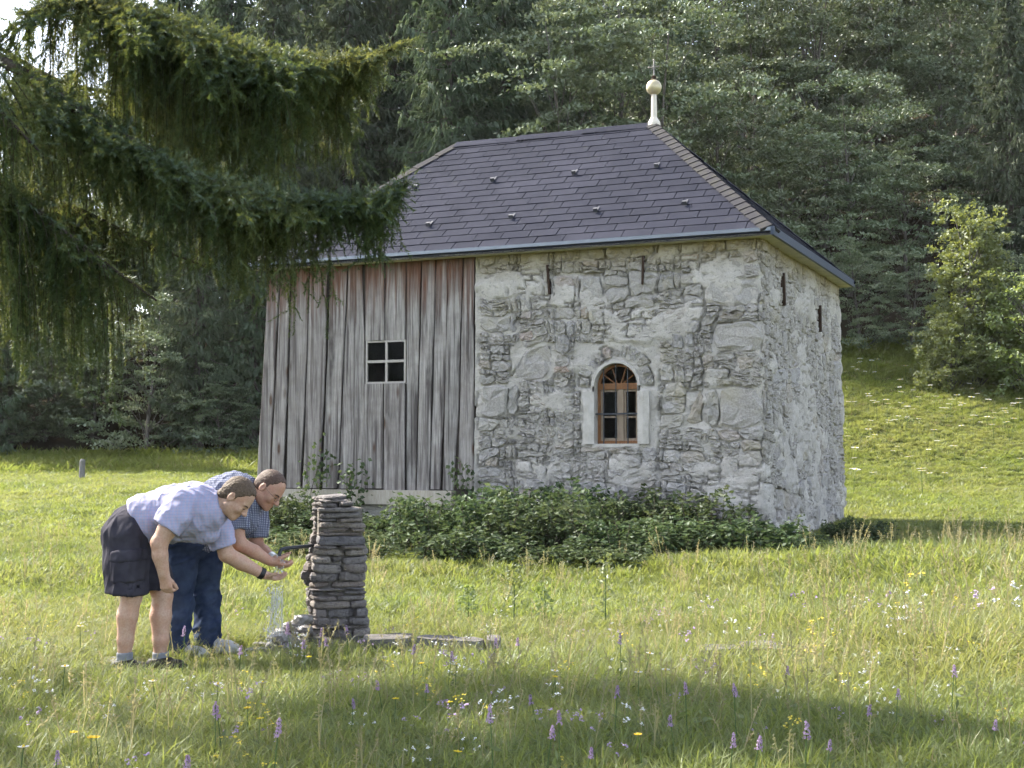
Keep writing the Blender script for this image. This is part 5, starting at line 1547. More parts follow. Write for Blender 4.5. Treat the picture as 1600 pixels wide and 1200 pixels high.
def flowers():
    rg = np.random.default_rng(31)
    M_PUR = leaf_mat('purple_petal', [(.3, (.27, .17, .29)), (.5, (.36, .25, .38)), (.7, (.48, .36, .49))], .4, .03, tboost=1.1)
    M_YEL = leaf_mat('yellow_petal', [(.3, (.62, .45, .02)), (.7, (.75, .60, .05))], .4, .03, tboost=1.1)
    M_WHT = leaf_mat('white_petal', [(.3, (.70, .70, .68)), (.7, (.82, .82, .80))], .3, .03, tboost=1.0)
    M_STEM = plain('flower_stem', (.07, .11, .035), .8)
    def spike(seed, h, L, mat, w=.011):
        r2 = np.random.default_rng(seed); st = MB(); st.tube([(0, 0, -.03), (.01, 0, h * .5), (.0, .01, h)], [.0028, .0025, .002], 5)
        n = 46; u = r2.random(n); a = r2.random(n) * 6.28; rr = w * (1.3 - .8 * u) * (.5 + .6 * r2.random(n))
        C = np.stack([rr*np.cos(a), .01 + rr*np.sin(a), h - L + L*u*1.05], 1); N = np.stack([np.cos(a), np.sin(a), .4 + 0*a], 1); N /= np.linalg.norm(N, axis=1, keepdims=True)
        V, F = leaf_quads(C, N, .013, .007, r2, .2)
        lf = [leaf_quads(np.array([[.02*math.cos(t), .02*math.sin(t), h*z]]), rand_dirs(1, r2, 1.), .05, .016, r2) for t, z in zip(r2.random(5) * 6, (.15, .25, .35, .5, .62))]
        lV, lF = merge(lf)
        return st.mesh('stem', M_STEM), mesh_np('blossom', V, F, mat), mesh_np('leaf', lV, lF, M_HERB)
    def disc(seed, h, r, mat, eye=None):
        r2 = np.random.default_rng(seed); st = MB(); st.tube([(0, 0, -.03), (.012, 0, h * .5), (0, .008, h)], [.0022, .002, .0018], 4)
        b = MB(); n = 10
        for k in range(n):
            a = 6.283 * k / n; a2 = .24
            b.add([(0, .008, h), (r*math.cos(a-a2), .008 + r*math.sin(a-a2), h + .006), (r*1.1*math.cos(a), .008 + r*1.1*math.sin(a), h + .004), (r*math.cos(a+a2), .008 + r*math.sin(a+a2), h + .006)], [(0, 1, 2, 3)])
        e = MB(); e.lathe([(.001, .010), (r*.3, .006), (r*.32, .001), (.001, 0)], (0, .008, h), 8)
        return st.mesh('stem', M_STEM), b.mesh('blossom', mat), e.mesh('eye', eye or M_YEL)
    spk = [spike(900 + i, .27 + .05 * i, .042 + .008 * i, M_PUR, .010) for i in range(3)]
    yel, wht = disc(910, .24, .016, M_YEL), disc(911, .22, .017, M_WHT)
    daisy = disc(912, .30, .045, M_WHT)
    def put(name, parts, x, y, s, lab, group, cat='flower'):
        o = empty(name, (x, y, float(gz(x, y))), rg.random() * 6.28, label=lab, cat=cat, group=group); o.scale = (s, s, s)
        o.rotation_euler = (rg.normal(0, .08), rg.normal(0, .08), rg.random() * 6.28)
        for nm, me in zip(('stem', 'blossom', 'leaf' if name == 'purple_flower' else 'eye'), parts): link(nm, me, o)
    for px, py in ((282, 1002), (497, 988), (474, 1006), (500, 996), (521, 996), (546, 990), (555, 1096), (330, 1122), (352, 1118), (665, 1062), (701, 1030), (771, 1020), (812, 1000), (843, 1086), (955, 1102), (880, 1140), (857, 1146), (965, 1022),
                   (765, 1166), (1160, 1106), (86, 1192), (276, 1190), (1224, 1045), (1350, 1108), (1490, 1072), (1140, 1182), (600, 1062), (1082, 1102), (1262, 1196), (640, 1020), (455, 1012), (372, 1016), (1050, 1122), (1400, 1090), (910, 1160), (428, 1188), (1290, 1150), (1175, 1165), (1540, 1120)):
        # blossom stands ~.28 m above the ground: find the foot below it
        g_ = G(px, py, .27); s = .85 + .3 * rg.random()
        put('purple_flower', spk[rg.integers(0, 3)], g_[0], g_[1], s, 'purple flower spike standing in the foreground grass', 'purple flower spikes in the meadow')
    for px, py in ((408, 1132), (112, 1150), (146, 1158), (152, 1160), (705, 1108), (700, 1186), (620, 1100), (390, 1112), (1004, 1158), (858, 1062), (440, 1012), (487, 1030), (664, 1040)):
        g_ = G(px, py, .22); put('yellow_flower', yel, g_[0], g_[1], 1.0, 'tiny yellow flower in the foreground grass', 'yellow flowers in the meadow')
    for px, py in ((343, 1086), (412, 1086), (38, 1195), (244, 1082), (860, 1068), (996, 1072), (1040, 1066), (716, 1056), (1490, 1072), (1002, 1036), (120, 992), (104, 1056)):
        g_ = G(px, py, .2); put('white_flower', wht, g_[0], g_[1], 1.2, 'small white flower in the foreground grass', 'white flowers in the meadow')
    n = 0
    while n < 110:
        px, py = 1318 + 290 * rg.random(), 575 + 185 * rg.random() ** 1.3
        if rg.random() > .35 + .65 * math.exp(-((py - 655) / 22) ** 2) + .5 * (py < 600): continue
        # march the ray to the bank
        d = ray(px, py); lo = 24.0
        Ys = np.linspace(22, 46, 240); pts = np.array([0, 0, CAMH]) + d[None] * (Ys / d[1])[:, None]; hit = np.where(pts[:, 2] < gz(pts[:, 0], pts[:, 1]) + .25)[0]
        if not len(hit): n += 1; continue
        q = pts[hit[0]]; put('daisy', daisy, q[0], q[1], 1.3 + .8 * rg.random(), 'white daisy on the sunny bank right of the house', 'daisies on the bank'); n += 1
    # tall pale weeds before the brambles, grass stalks with seed heads at right
    def weed(px, py, h, lab, seed):
        r2 = np.random.default_rng(seed); g_ = G(px, py, 0); o = empty('tall_weed', (g_[0], g_[1], float(gz(g_[0], g_[1]))), label=lab, cat='plant', group='tall pale weeds')
        s = MB(); s.tube([(0, 0, -.03), (.01, .01, h * .5), (0, 0, h)], [.006, .005, .002], 5); s.build('stem', M_STEM, o)
        n = 110; u = r2.random(n) ** .7; a = r2.random(n) * 6.28; rr = .02 + .10 * (1 - u) * r2.random(n) + .02
        C = np.stack([rr*np.cos(a), rr*np.sin(a), h * (.2 + .8 * u)], 1)
        V, F = leaf_quads(C, rand_dirs(n, r2, .6), .05, .022, r2, .15); link('leaves', mesh_np('leaves', V, F, M_YOUNG), o)
    weed(802, 985, .50, 'pale leafy weed standing left of the middle before the brambles', 1); weed(945, 990, .62, 'tallest pale weed before the brambles below the window', 2); weed(850, 985, .36, 'short pale weed between the two taller ones', 3); weed(730, 985, .34, 'short weed left of the pale weeds', 4)
    sm = [mesh_np('stalk', *seed_clump(950 + i, 1), M_STRAW) for i in range(4)]
    for k in range(60):
        px, py = 1120 + 470 * rg.random() ** .8, 930 + 110 * rg.random(); g_ = G(px, py, 0)
        o = link('grass_stalk', sm[rg.integers(0, 4)], None, (g_[0], g_[1], float(gz(g_[0], g_[1]))), rg.random() * 6.28); h = .5 + .3 * rg.random(); o.scale = (h, h, h)
        o.rotation_euler = (rg.normal(0, .12), rg.normal(.1, .14), rg.random() * 6.28)
        tag(o, 'tall straw coloured grass stalk with seed head right of the brambles', 'grass stalk', 'tall seed stalks at right')
flowers()
# ------------------------------------------------------------------ the two men
class Field:
    """signed distance field on a grid, turned into one continuous mesh by surface nets"""
    def __init__(s, lo, hi, h):
        s.lo, s.h = np.asarray(lo, float), h
        s.n = np.ceil((np.asarray(hi) - s.lo) / h).astype(int) + 1
        s.D = np.full(s.n, .3, np.float32)
    def box(s, lo, hi):
        a = np.clip(np.floor((lo - s.lo) / s.h).astype(int), 0, s.n - 1); b = np.clip(np.ceil((hi - s.lo) / s.h).astype(int) + 1, 1, s.n)
        ax = [s.lo[i] + s.h * np.arange(a[i], b[i]) for i in range(3)]
        X = np.stack(np.meshgrid(*ax, indexing='ij'), -1)
        return tuple(slice(a[i], b[i]) for i in range(3)), X
    def put(s, sl, d, k, op='u'):
        A = s.D[sl]; d = d.astype(np.float32)
        if op == 'u':
            if k <= 0: s.D[sl] = np.minimum(A, d)
            else:
                hh = np.clip(.5 + .5 * (A - d) / k, 0, 1); s.D[sl] = A * (1 - hh) + d * hh - k * hh * (1 - hh)
        else:
            hh = np.clip(.5 - .5 * (A + d) / max(k, 1e-4), 0, 1); s.D[sl] = A * (1 - hh) - d * hh + k * hh * (1 - hh)
    def cone(s, a, b, ra, rb, k=.02, op='u', flat=None):
        a, b = np.asarray(a, float), np.asarray(b, float); m = max(ra, rb) * (1.0 if flat is None else max(1, flat[1])) + k + .03
        sl, X = s.box(np.minimum(a, b) - m, np.maximum(a, b) + m)
        ba = b - a; t = np.clip(((X - a) @ ba) / max(ba @ ba, 1e-9), 0, 1); d = X - a - t[..., None] * ba
        if flat is not None:
            n = np.asarray(flat[0], float); n = n / np.linalg.norm(n); d = d + n * ((d @ n) * (1 / flat[1] - 1))[..., None]
        s.put(sl, np.linalg.norm(d, axis=-1) - (ra + (rb - ra) * t), k, op)
    def chain(s, pts, rads, k=.02):
        for i in range(len(pts) - 1): s.cone(pts[i], pts[i+1], rads[i], rads[i+1], k)
    def ell(s, c, r, R=None, k=.015, op='u'):
        c, r = np.asarray(c, float), np.asarray(r, float); m = r.max() + k + .03
        sl, X = s.box(c - m, c + m); d = X - c
        if R is not None: d = d @ R                       # columns of R are the local axes
        q = d / r; l = np.linalg.norm(q, axis=-1); s.put(sl, (l - 1) * l / (np.linalg.norm(q / r, axis=-1) + 1e-9), k, op)
    def cutplane(s, p, n, wob=0.0, ws=40.0):
        """keep the side the normal points to; wob roughens the edge"""
        n = np.asarray(n, float); n = n / np.linalg.norm(n)
        ax = [s.lo[i] + s.h * np.arange(s.n[i]) for i in range(3)]
        d = ((ax[0] - p[0]) * n[0])[:, None, None] + ((ax[1] - p[1]) * n[1])[None, :, None] + ((ax[2] - p[2]) * n[2])[None, None, :]
        if wob:
            G_ = np.meshgrid(*ax, indexing='ij'); d = d + wob * fbm(G_[0] * ws, G_[1] * ws, G_[2] * ws, 3, 2)
        s.D = np.maximum(s.D, -d.astype(np.float32))
    def like(s): 
        f = Field.__new__(Field); f.lo, f.h, f.n = s.lo, s.h, s.n; f.D = s.D.copy(); return f
    def mesh(s):
        D = s.D; S = D < 0; n = np.array(D.shape)
        c = np.zeros(n - 1, np.int8)
        for i in (0, 1):
            for j in (0, 1):
                for k in (0, 1): c += S[i:n[0]-1+i, j:n[1]-1+j, k:n[2]-1+k]
        act = np.argwhere((c > 0) & (c < 8)); idx = np.full(n - 1, -1, np.int32); idx[tuple(act.T)] = np.arange(len(act))
        acc = np.zeros((len(act), 3)); cnt = np.zeros(len(act))
        cor = [np.array(q) for q in np.ndindex(2, 2, 2)]
        for a in cor:
            for ax in range(3):
                if a[ax]: continue
                b = a.copy(); b[ax] = 1
                va, vb = D[tuple((act + a).T)], D[tuple((act + b).T)]
                m = (va < 0) != (vb < 0); t = np.where(m, va / np.where(m, va - vb, 1), 0)
                q = a + np.outer(t, b - a); acc[m] += q[m]; cnt[m] += 1
        V = s.lo + (act + acc / cnt[:, None]) * s.h
        F = []
        for ax in range(3):
            o = [q for q in range(3) if q != ax]
            sl0 = [slice(1, -1)] * 3; sl0[ax] = slice(0, -1); sl1 = list(sl0); sl1[ax] = slice(1, None)
            A, B = S[tuple(sl0)], S[tuple(sl1)]
            e = np.argwhere(A != B); fl = A[tuple(e.T)]
            e = e + [0 if q == ax else 1 for q in range(3)]
            g = []
            for d0, d1 in ((-1, -1), (0, -1), (0, 0), (-1, 0)):
                q = e.copy(); q[:, o[0]] += d0; q[:, o[1]] += d1; g.append(idx[tuple(q.T)])
            g = np.stack(g, 1); flip = fl if ax != 1 else ~fl
            g[~flip] = g[~flip][:, ::-1]; F.append(g)
        F = np.concatenate(F); F = F[(F >= 0).all(1)]
        return V, F

def relax(V, F, it=2, lam=.5):
    E = np.concatenate([F[:, [0, 1]], F[:, [1, 2]], F[:, [2, 3]], F[:, [3, 0]]]); deg = np.bincount(E.ravel(), minlength=len(V)).astype(float) + 1e-9
    for _ in range(it):
        A = np.zeros_like(V)
        for c in range(3): A[:, c] = np.bincount(E[:, 0], V[E[:, 1], c], len(V)) + np.bincount(E[:, 1], V[E[:, 0], c], len(V))
        V = V + lam * (A / deg[:, None] - V)
    return V
def vnormals(V, F):
    n = np.cross(V[F[:, 2]] - V[F[:, 0]], V[F[:, 3]] - V[F[:, 1]]); N = np.zeros_like(V)
    for k in range(4):
        for c in range(3): N[:, c] += np.bincount(F[:, k], n[:, c], len(V))
    return N / (np.linalg.norm(N, axis=1, keepdims=True) + 1e-12)
def folds(V, F, amp, sc_, seed, axis=None):
    """cloth folds: ridged noise stretched along an axis"""
    N = vnormals(V, F); q = V * sc_
    if axis is not None:
        a = np.asarray(axis, float); a /= np.linalg.norm(a); q = q - a * ((V @ a) * sc_ * .72)[:, None]
    f = np.clip(1 - 2.6 * np.abs(fbm(q[:, 0], q[:, 1], q[:, 2], seed, 2)), 0, 1) ** 1.3
    f2 = np.clip(1 - 2.8 * np.abs(fbm(q[:, 0] * 1.9 + 7, q[:, 1] * 1.9, q[:, 2] * 1.9, seed + 9, 2)), 0, 1) ** 1.3
    g = fbm(q[:, 0] * .6, q[:, 1] * .6, q[:, 2] * .6, seed + 5, 2)
    return V + N * (amp * (f * .9 + f2 * .5 + g * .5 - .4))[:, None]

def hand(f, w, d, n, side, curl=(.5, .6, .4), spread=.0, k=.006, sc_=1.0, thumb=(.6, .7, .25)):
    """palm, four fingers and thumb; d along the hand, n the way the palm faces, side towards the thumb"""
    d = np.asarray(d, float); d /= np.linalg.norm(d); n = np.asarray(n, float); n -= d * (n @ d); n /= np.linalg.norm(n); s = np.asarray(side, float); s -= d * (s @ d) + n * (s @ n); s /= np.linalg.norm(s)
    w = np.asarray(w, float)
    offs = (.030, .010, -.010, -.029); lens = (.074, .082, .076, .060)
    for o, L in zip(offs, lens):
        kn = w + (d * (.092 - abs(o) * .25) + s * o) * sc_
        f.cone(w + (d * .012 + s * o * .55) * sc_, kn, .020 * sc_, .0125 * sc_, .014, flat=None)
        p = kn; ang = 0; fd = d * math.cos(spread * o / .03) + s * math.sin(spread * o / .03)
        for seg, (fr, c) in enumerate(zip((.45, .30, .25), curl)):
            ang += c; v = fd * math.cos(ang) + n * math.sin(ang); q = p + v * L * fr * sc_
            f.cone(p, q, (.0112 - .0010 * seg) * sc_, (.0102 - .0012 * seg) * sc_, k if seg else .008); p = q
    p = w + (d * .025 + s * .024) * sc_; t = d * thumb[0] + s * thumb[1] + n * thumb[2]; t /= np.linalg.norm(t)
    for seg, L in enumerate((.042, .034, .027)):
        v = t + d * .25 * seg + n * .12 * seg; v /= np.linalg.norm(v); q = p + v * L * sc_; f.cone(p, q, (.0155 - .0015 * seg) * sc_, (.0140 - .0018 * seg) * sc_, .008); p = q

def head(f, c, fw, up, sc_=1.0):
    fw = np.asarray(fw, float); fw /= np.linalg.norm(fw); up = np.asarray(up, float); up -= fw * (up @ fw); up /= np.linalg.norm(up); lf = np.cross(up, fw)
    R = np.stack([fw, lf, up], 1); c = np.asarray(c, float)
    W = lambda x, y, z: c + R @ np.array([x, y, z]) * sc_
    f.ell(W(-.014, 0, .036), np.array([.104, .080, .092]) * sc_, R, .01)
    f.ell(W(.024, 0, -.030), np.array([.074, .064, .090]) * sc_, R, .03)
    for s in (-1, 1):
        f.cone(W(.002, s*.050, -.066), W(.066, s*.014, -.100), .026 * sc_, .022 * sc_, .025)
        f.ell(W(.062, s*.042, -.034), np.array([.026, .024, .026]) * sc_, R, .02)
        f.cone(W(.084, s*.014, .013), W(.070, s*.046, .014), .011 * sc_, .012 * sc_, .012)
        f.cone(W(.087, s*.020, -.068), W(.093, 0, -.066), .007 * sc_, .008 * sc_, .008)
        f.cone(W(.083, s*.018, -.079), W(.088, 0, -.080), .008 * sc_, .009 * sc_, .008)
        f.ell(W(.101, s*.033, -.006), np.array([.014, .020, .013]) * sc_, R, .012, 's')
        f.ell(W(.078, s*.033, -.007), np.array([.0135, .0145, .012]) * sc_, R, .002)
        f.ell(W(.106, s*.012, -.039), np.array([.013, .009, .009]) * sc_, R, .008)
        f.ell(W(-.014, s*.082, -.010), np.array([.024, .010, .034]) * sc_, R, .006)
        f.ell(W(-.006, s*.092, -.006), np.array([.011, .008, .017]) * sc_, R, .005, 's')
    f.cone(W(.088, 0, .006), W(.117, 0, -.034), .0095 * sc_, .0135 * sc_, .010)
    f.ell(W(.074, 0, -.100), np.array([.022, .026, .020]) * sc_, R, .02)
    return R, W

def m_skin(name, c, red):
    m = NT(name, .5, .4); w = m.co('World'); n = m.noise(11, 6, .75, co=w); n2 = m.noise(90, 3, co=w)
    k = m.mix(m.ramp(n, [(.38, 0.0), (.64, .9)]), c, red)
    m.color(m.mix(m.ramp(n2, [(.38, .35), (.55, 0.0)]), k, (.30, .15, .10))); m.bump(n2, .0012)
    m.b.inputs['Subsurface Weight'].default_value = .0
    return m.mat
SKIN1 = m_skin('fair_skin', (.47, .32, .24), (.44, .245, .17)); SKIN2 = m_skin('ruddy_skin', (.42, .26, .185), (.40, .195, .135))
def m_hair(name, c1, c2):
    m = NT(name, .6, .3); n = m.noise(160, 3, .6, co=m.co('World')); m.color(m.mix(m.ramp(n, [(.35, 0.0), (.65, 1.0)]), c1, c2)); m.bump(n, .004); return m.mat
def m_cloth(name, base, stripe1, stripe2, freq, amt=.5, axes=None, thin=False):
    m = NT(name, .9, .1); w = m.co('Object')
    def wave(rot, sc_):
        mp = m.N.new('ShaderNodeMapping'); mp.inputs['Rotation'].default_value = rot; m.L.new(w, mp.inputs[0])
        q = m.N.new('ShaderNodeTexWave'); q.wave_type = 'BANDS'; q.bands_direction = 'X'; q.inputs['Scale'].default_value = sc_; q.inputs['Distortion'].default_value = .25; q.inputs['Detail'].default_value = 0
        m.L.new(mp.outputs[0], q.inputs['Vector']); return q.outputs['Fac' if 'Fac' in q.outputs else 1]
    a, b = wave(axes[0], freq), wave(axes[1], freq)
    e = (.55, .8) if thin else (.42, .58)
    c = m.mix(m.math('MULTIPLY', m.ramp(a, [(e[0], 0.0), (e[1], 1.0)]), amt), base, stripe1)
    c = m.mix(m.math('MULTIPLY', m.ramp(b, [(e[0], 0.0), (e[1], 1.0)]), amt), c, stripe2)
    n = m.noise(9, 4, co=w); c = m.mix(m.ramp(n, [(.3, 0.0), (.7, .25)]), c, (.10, .10, .13))
    m.color(c); m.bump(m.noise(400, 2, co=w), .0008); return m.mat
def m_fabric(name, c1, c2, sc_=7):
    m = NT(name, .92, .1); n = m.noise(sc_, 5, .6, co=m.co('Object')); n2 = m.noise(350, 2, co=m.co('Object'))
    m.color(m.mix(m.ramp(n, [(.35, 0.0), (.65, 1.0)]), c1, c2)); m.bump(n2, .001); return m.mat

def finish(name, f, mat, root, off, it=2, fold=None, smooth=True):
    V, F = f.mesh(); V = relax(V, F, it)
    if fold: V = folds(V, F, *fold)
    return link(name, mesh_np(name, V - off, F, mat, smooth=smooth), root)

def brows(root, off, W, col):
    m = plain('brow_hair', col, .7); e = plain('dark_eye', (.03, .022, .018), .3, .5)
    for s_ in (-1, 1):
        b = MB(); b.tube([W(.096, s_ * .014, .012) - off, W(.093, s_ * .034, .017) - off, W(.080, s_ * .052, .012) - off], [.004, .0048, .0025], 5); b.build('eyebrow', m, root)
        b = MB(); b.tube([W(.0905, s_ * .022, -.009) - off, W(.0925, s_ * .033, -.008) - off, W(.087, s_ * .045, -.009) - off], [.0015, .0038, .0015], 6); b.build('eye', e, root)

def man_in_shorts():
    off = np.array([*P(222, 1045, 8.8)[:2], 0.0]); off[2] = float(gz(off[0], off[1]))
    root = empty('person', off, label='man in lilac checked shirt and dark cargo shorts bending towards the spout', cat='person')
    lo, hi = P(140, 1070, 8.35), P(470, 715, 9.35); lo[1], hi[1] = 8.35, 9.4; lo[2] = off[2] - .08; lo[0] -= .05; hi[0] += .05; hi[2] += .05
    f = Field(lo, hi, .006)
    # torso, neck, legs
    sp = [P(205, 832, 8.84), P(232, 812, 8.83), P(272, 801, 8.83), P(305, 797, 8.84), P(328, 796, 8.85)]
    f.cone(P(200, 836, 8.77), P(212, 838, 8.92), .135, .135, .03); f.chain(sp, [.14, .135, .145, .15, .11], .04)
    f.cone(P(285, 790, 8.66), P(334, 808, 9.01), .075, .07, .05)
    f.chain([P(326, 795, 8.85), P(346, 789, 8.85), P(360, 783, 8.84)], [.075, .064, .06], .03)
    f.chain([P(204, 848, 8.74), P(207, 905, 8.71), P(206, 932, 8.70), P(199, 962, 8.705), P(196, 1000, 8.71), P(194, 1032, 8.71), P(195, 1046, 8.71)], [.105, .080, .064, .066, .051, .040, .046], .02)
    f.chain([P(218, 848, 8.93), P(244, 905, 8.94), P(254, 930, 8.94), P(251, 962, 8.93), P(251, 1000, 8.92), P(250, 1032, 8.92), P(251, 1046, 8.92)], [.105, .080, .066, .069, .052, .040, .046], .02)
    # arms
    f.chain([P(284, 790, 8.64), P(262, 826, 8.59), P(249, 848, 8.58)], [.066, .058, .055], .03)
    f.chain([P(249, 848, 8.58), P(250, 868, 8.58), P(256, 896, 8.60)], [.054, .049, .037], .015)
    f.chain([P(336, 811, 9.01), P(345, 840, 9.04), P(354, 866, 9.05)], [.062, .056, .052], .03)
    f.chain([P(354, 866, 9.05), P(377, 879, 9.10), P(411, 897, 9.17)], [.054, .051, .034], .015)
    hand(f, P(256, 897, 8.60), (.16, .10, -1), (.25, 1, .1), (1, -.2, .2), (.55, .8, .7), .03, thumb=(.8, .25, .5))
    hand(f, P(412, 898, 9.175), (.95, .12, -.22), (-.05, -.30, 1), (.15, -1, -.1), (.35, .45, .4), .05, thumb=(.55, .5, .55))
    hc = P(371, 778, 8.83); fw = (.66, -.10, -.75); up = (.75, 0, .66)
    g = Field(P(325, 840, 8.6) * [1, 0, 1] + [0, 8.62, 0], P(425, 715, 9.05) * [1, 0, 1] + [0, 9.06, 0], .006)
    R, W = head(f, hc, fw, up, 1.02)
    finish('body', f, SKIN1, root, off, 2)
    # hair: close cropped cap with receding front
    h = Field(hc - .16, hc + .16, .004)
    h.ell(W(-.016, 0, .038), np.array([.1085, .0835, .0955]) * 1.02, R, 0)
    h.cone(W(-.06, 0, -.03), W(-.07, 0, -.055), .066, .05, .03)
    h.cone(W(.0, -.068, .0), W(.004, -.070, -.03), .014, .010, .02); h.cone(W(.0, .068, .0), W(.004, .070, -.03), .014, .010, .02)
    h.cutplane(W(.050, 0, .070), R @ np.array([-.84, 0, .54]), .018, 45); h.cutplane(W(0, 0, -.066), R @ np.array([-.25, 0, 1]), .012, 50)
    finish('hair', h, m_hair('brown_hair', (.048, .033, .024), (.15, .105, .072)), root, off, 1, (.004, 70, 5))
    brows(root, off, W, (.10, .07, .05))
    # shirt
    s = Field(lo, hi, .007)
    s.chain([P(212, 824, 8.84)] + sp[1:], [.165, .165, .17, .172, .125], .04)
    s.cone(P(250, 822, 8.82), P(325, 832, 8.88), .085, .07, .05); s.cone(P(285, 788, 8.67), P(334, 806, 9.0), .09, .085, .04)
    s.chain([P(285, 788, 8.65), P(272, 808, 8.61), P(257, 828, 8.585)], [.088, .092, .095], .03)
    s.chain([P(335, 810, 9.0), P(342, 832, 9.03), P(350, 856, 9.05)], [.082, .085, .088], .03)
    s.cone(P(334, 792, 8.85), P(352, 786, 8.845), .088, .086, .02)
    s.cutplane(P(216, 806, 8.84), (.85, 0, .53))
    a_, b_ = P(272, 808, 8.61), P(261, 823, 8.59)
    # cuffs and collar: cut straight and hollowed
    def hollow(fd, p, d, r, L=.09):
        d = np.asarray(d, float); d /= np.linalg.norm(d); fd.cone(p, p + d * L * 1.6, r, r * 1.05, .0, 's')
        sl, X = fd.box(p - .16, p + .16); t = (X - (p + d * L)) @ d
        rad = np.linalg.norm(X - p - ((X - p) @ d)[..., None] * d, axis=-1)
        fd.D[sl] = np.where(rad < r + .05, np.maximum(fd.D[sl], t.astype(np.float32)), fd.D[sl])
    hollow(s, P(269, 812, 8.605), P(257, 828, 8.585) - P(272, 808, 8.61), .078, .065); hollow(s, P(344, 838, 9.03), P(350, 856, 9.05) - P(342, 832, 9.03), .072, .068)
    hollow(s, P(340, 790, 8.848), P(352, 786, 8.845) - P(334, 792, 8.85), .072, .035)
    M_SH = m_cloth('lilac_check', (.38, .38, .54), (.50, .36, .46), (.28, .34, .56), 16, .38, ((0, 0, 0), (0, math.pi / 2, 0)), True)
    sh = finish('shirt', s, M_SH, root, off, 2, (.013, 11, 3, (.35, .1, -.9)))
    # collar flap
    cfl = Field(P(325, 840, 8.6) * [1, 0, 1] + [0, 8.6, 0], P(370, 745, 9.1) * [1, 0, 1] + [0, 9.1, 0], .005)
    cfl.cone(P(333, 793, 8.85), P(347, 789, 8.85), .105, .094, 0); cfl.cone(P(325, 796, 8.85), P(356, 785, 8.85), .094, .082, 0, 's')
    ax_ = P(347, 789, 8.85) - P(333, 793, 8.85); cfl.cutplane(P(335, 792, 8.85), ax_); cfl.cutplane(P(347, 789, 8.85), -ax_)
    finish('collar', cfl, M_SH, root, off, 1)
    # shorts with cargo pocket
    q = Field(lo, hi, .007)
    q.cone(P(200, 835, 8.77), P(212, 837, 8.93), .155, .15, .03); q.cone(P(207, 826, 8.84), P(222, 812, 8.84), .155, .15, .03)
    q.chain([P(200, 840, 8.765), P(197, 880, 8.735), P(198, 930, 8.715)], [.155, .146, .140], .03); q.chain([P(218, 845, 8.92), P(236, 885, 8.94), P(250, 930, 8.945)], [.14, .115, .10], .004)
    q.cone(P(233, 945, 8.74), P(226, 872, 8.77), .022, .006, .008, 's')
    q.cutplane(P(228, 800, 8.84), (-.85, 0, -.53))
    q.cutplane(P(215, 925, 8.8), (.03, 0, 1)); q.cone(P(198, 915, 8.715), P(198, 960, 8.715), .128, .13, 0, 's'); q.cone(P(247, 915, 8.945), P(252, 960, 8.945), .088, .09, 0, 's')
    M_SHO = m_fabric('dark_cargo_cotton', (.032, .030, .042), (.058, .055, .070))
    so = finish('shorts', q, M_SHO, root, off, 2, (.018, 8, 8, (.1, 0, 1)))
    for nm, x0, x1, y0, y1, th in (('pocket', 174, 222, 872, 908, .014), ('pocket_flap', 173, 224, 860, 876, .022)):
        pk = q.like(); pk.D = pk.D - np.float32(th)
        for pp, nn in ((P(x0, 880, 8.6), (1, 0, -.05)), (P(x1, 880, 8.6), (-1, 0, .05)), (P(200, y0, 8.6), (.06, 0, -1)), (P(200, y1, 8.6), (-.06, 0, 1)), (P(200, 880, 8.70), (0, -1, 0))): pk.cutplane(pp, nn)
        finish(nm, pk, M_SHO, root, off, 2, (.018, 8, 8, (.1, 0, 1)))
    # socks and shoes
    M_SOCK, M_SHOE = m_fabric('grey_sock', (.20, .21, .23), (.27, .28, .30)), plain('dark_leather_shoe', (.022, .018, .016), .6, .4)
    for px, Y in ((195, 8.71), (251, 8.92)):
        k_ = Field(P(px, 1066, Y) - .16, P(px, 1000, Y) + [.32, .16, .1], .006); k_.chain([P(px, 1010, Y), P(px, 1036, Y), P(px + 1, 1052, Y)], [.054, .049, .054], .01); k_.cutplane(P(px, 1019, Y), (0.03, 0, -1)); finish('sock', k_, M_SOCK, root, off, 2, (.004, 30, 4, (1, 0, 0)))
        k_ = Field(P(px, 1070, Y) - .22, P(px, 1030, Y) + [.36, .18, .1], .006)
        z0 = float(gz(*P(px, 1045, Y)[:2])); b = P(px, 1045, Y); b[2] = z0
        k_.chain([b + [-.055, .0, .045], b + [.05, -.02, .05], b + [.13, -.055, .042], b + [.165, -.075, .036]], [.047, .050, .046, .036], .03); k_.cone(b + [-.02, 0, .05], b + [-.01, 0, .105], .056, .056, .03); k_.cutplane(b + [0, 0, .0], (0, 0, 1)); k_.cutplane(b + [0, 0, .10], (0.1, 0, -1)); finish('shoe', k_, M_SHOE, root, off, 2)
    w0, w1 = P(406, 894.5, 9.16), P(412, 897.5, 9.172); d = (w1 - w0) / np.linalg.norm(w1 - w0)
    wt = Field(w0 - .08, w1 + .08, .004); wt.cone(w0 - d * .02, w1 + d * .02, .042, .040, 0); wt.cutplane(w0 - d * .004, d); wt.cutplane(w1 + d * .0, -d)
    finish('wristwatch', wt, plain('black_strap', (.012, .012, .014), .5, .4), root, off, 1)
man_in_shorts()

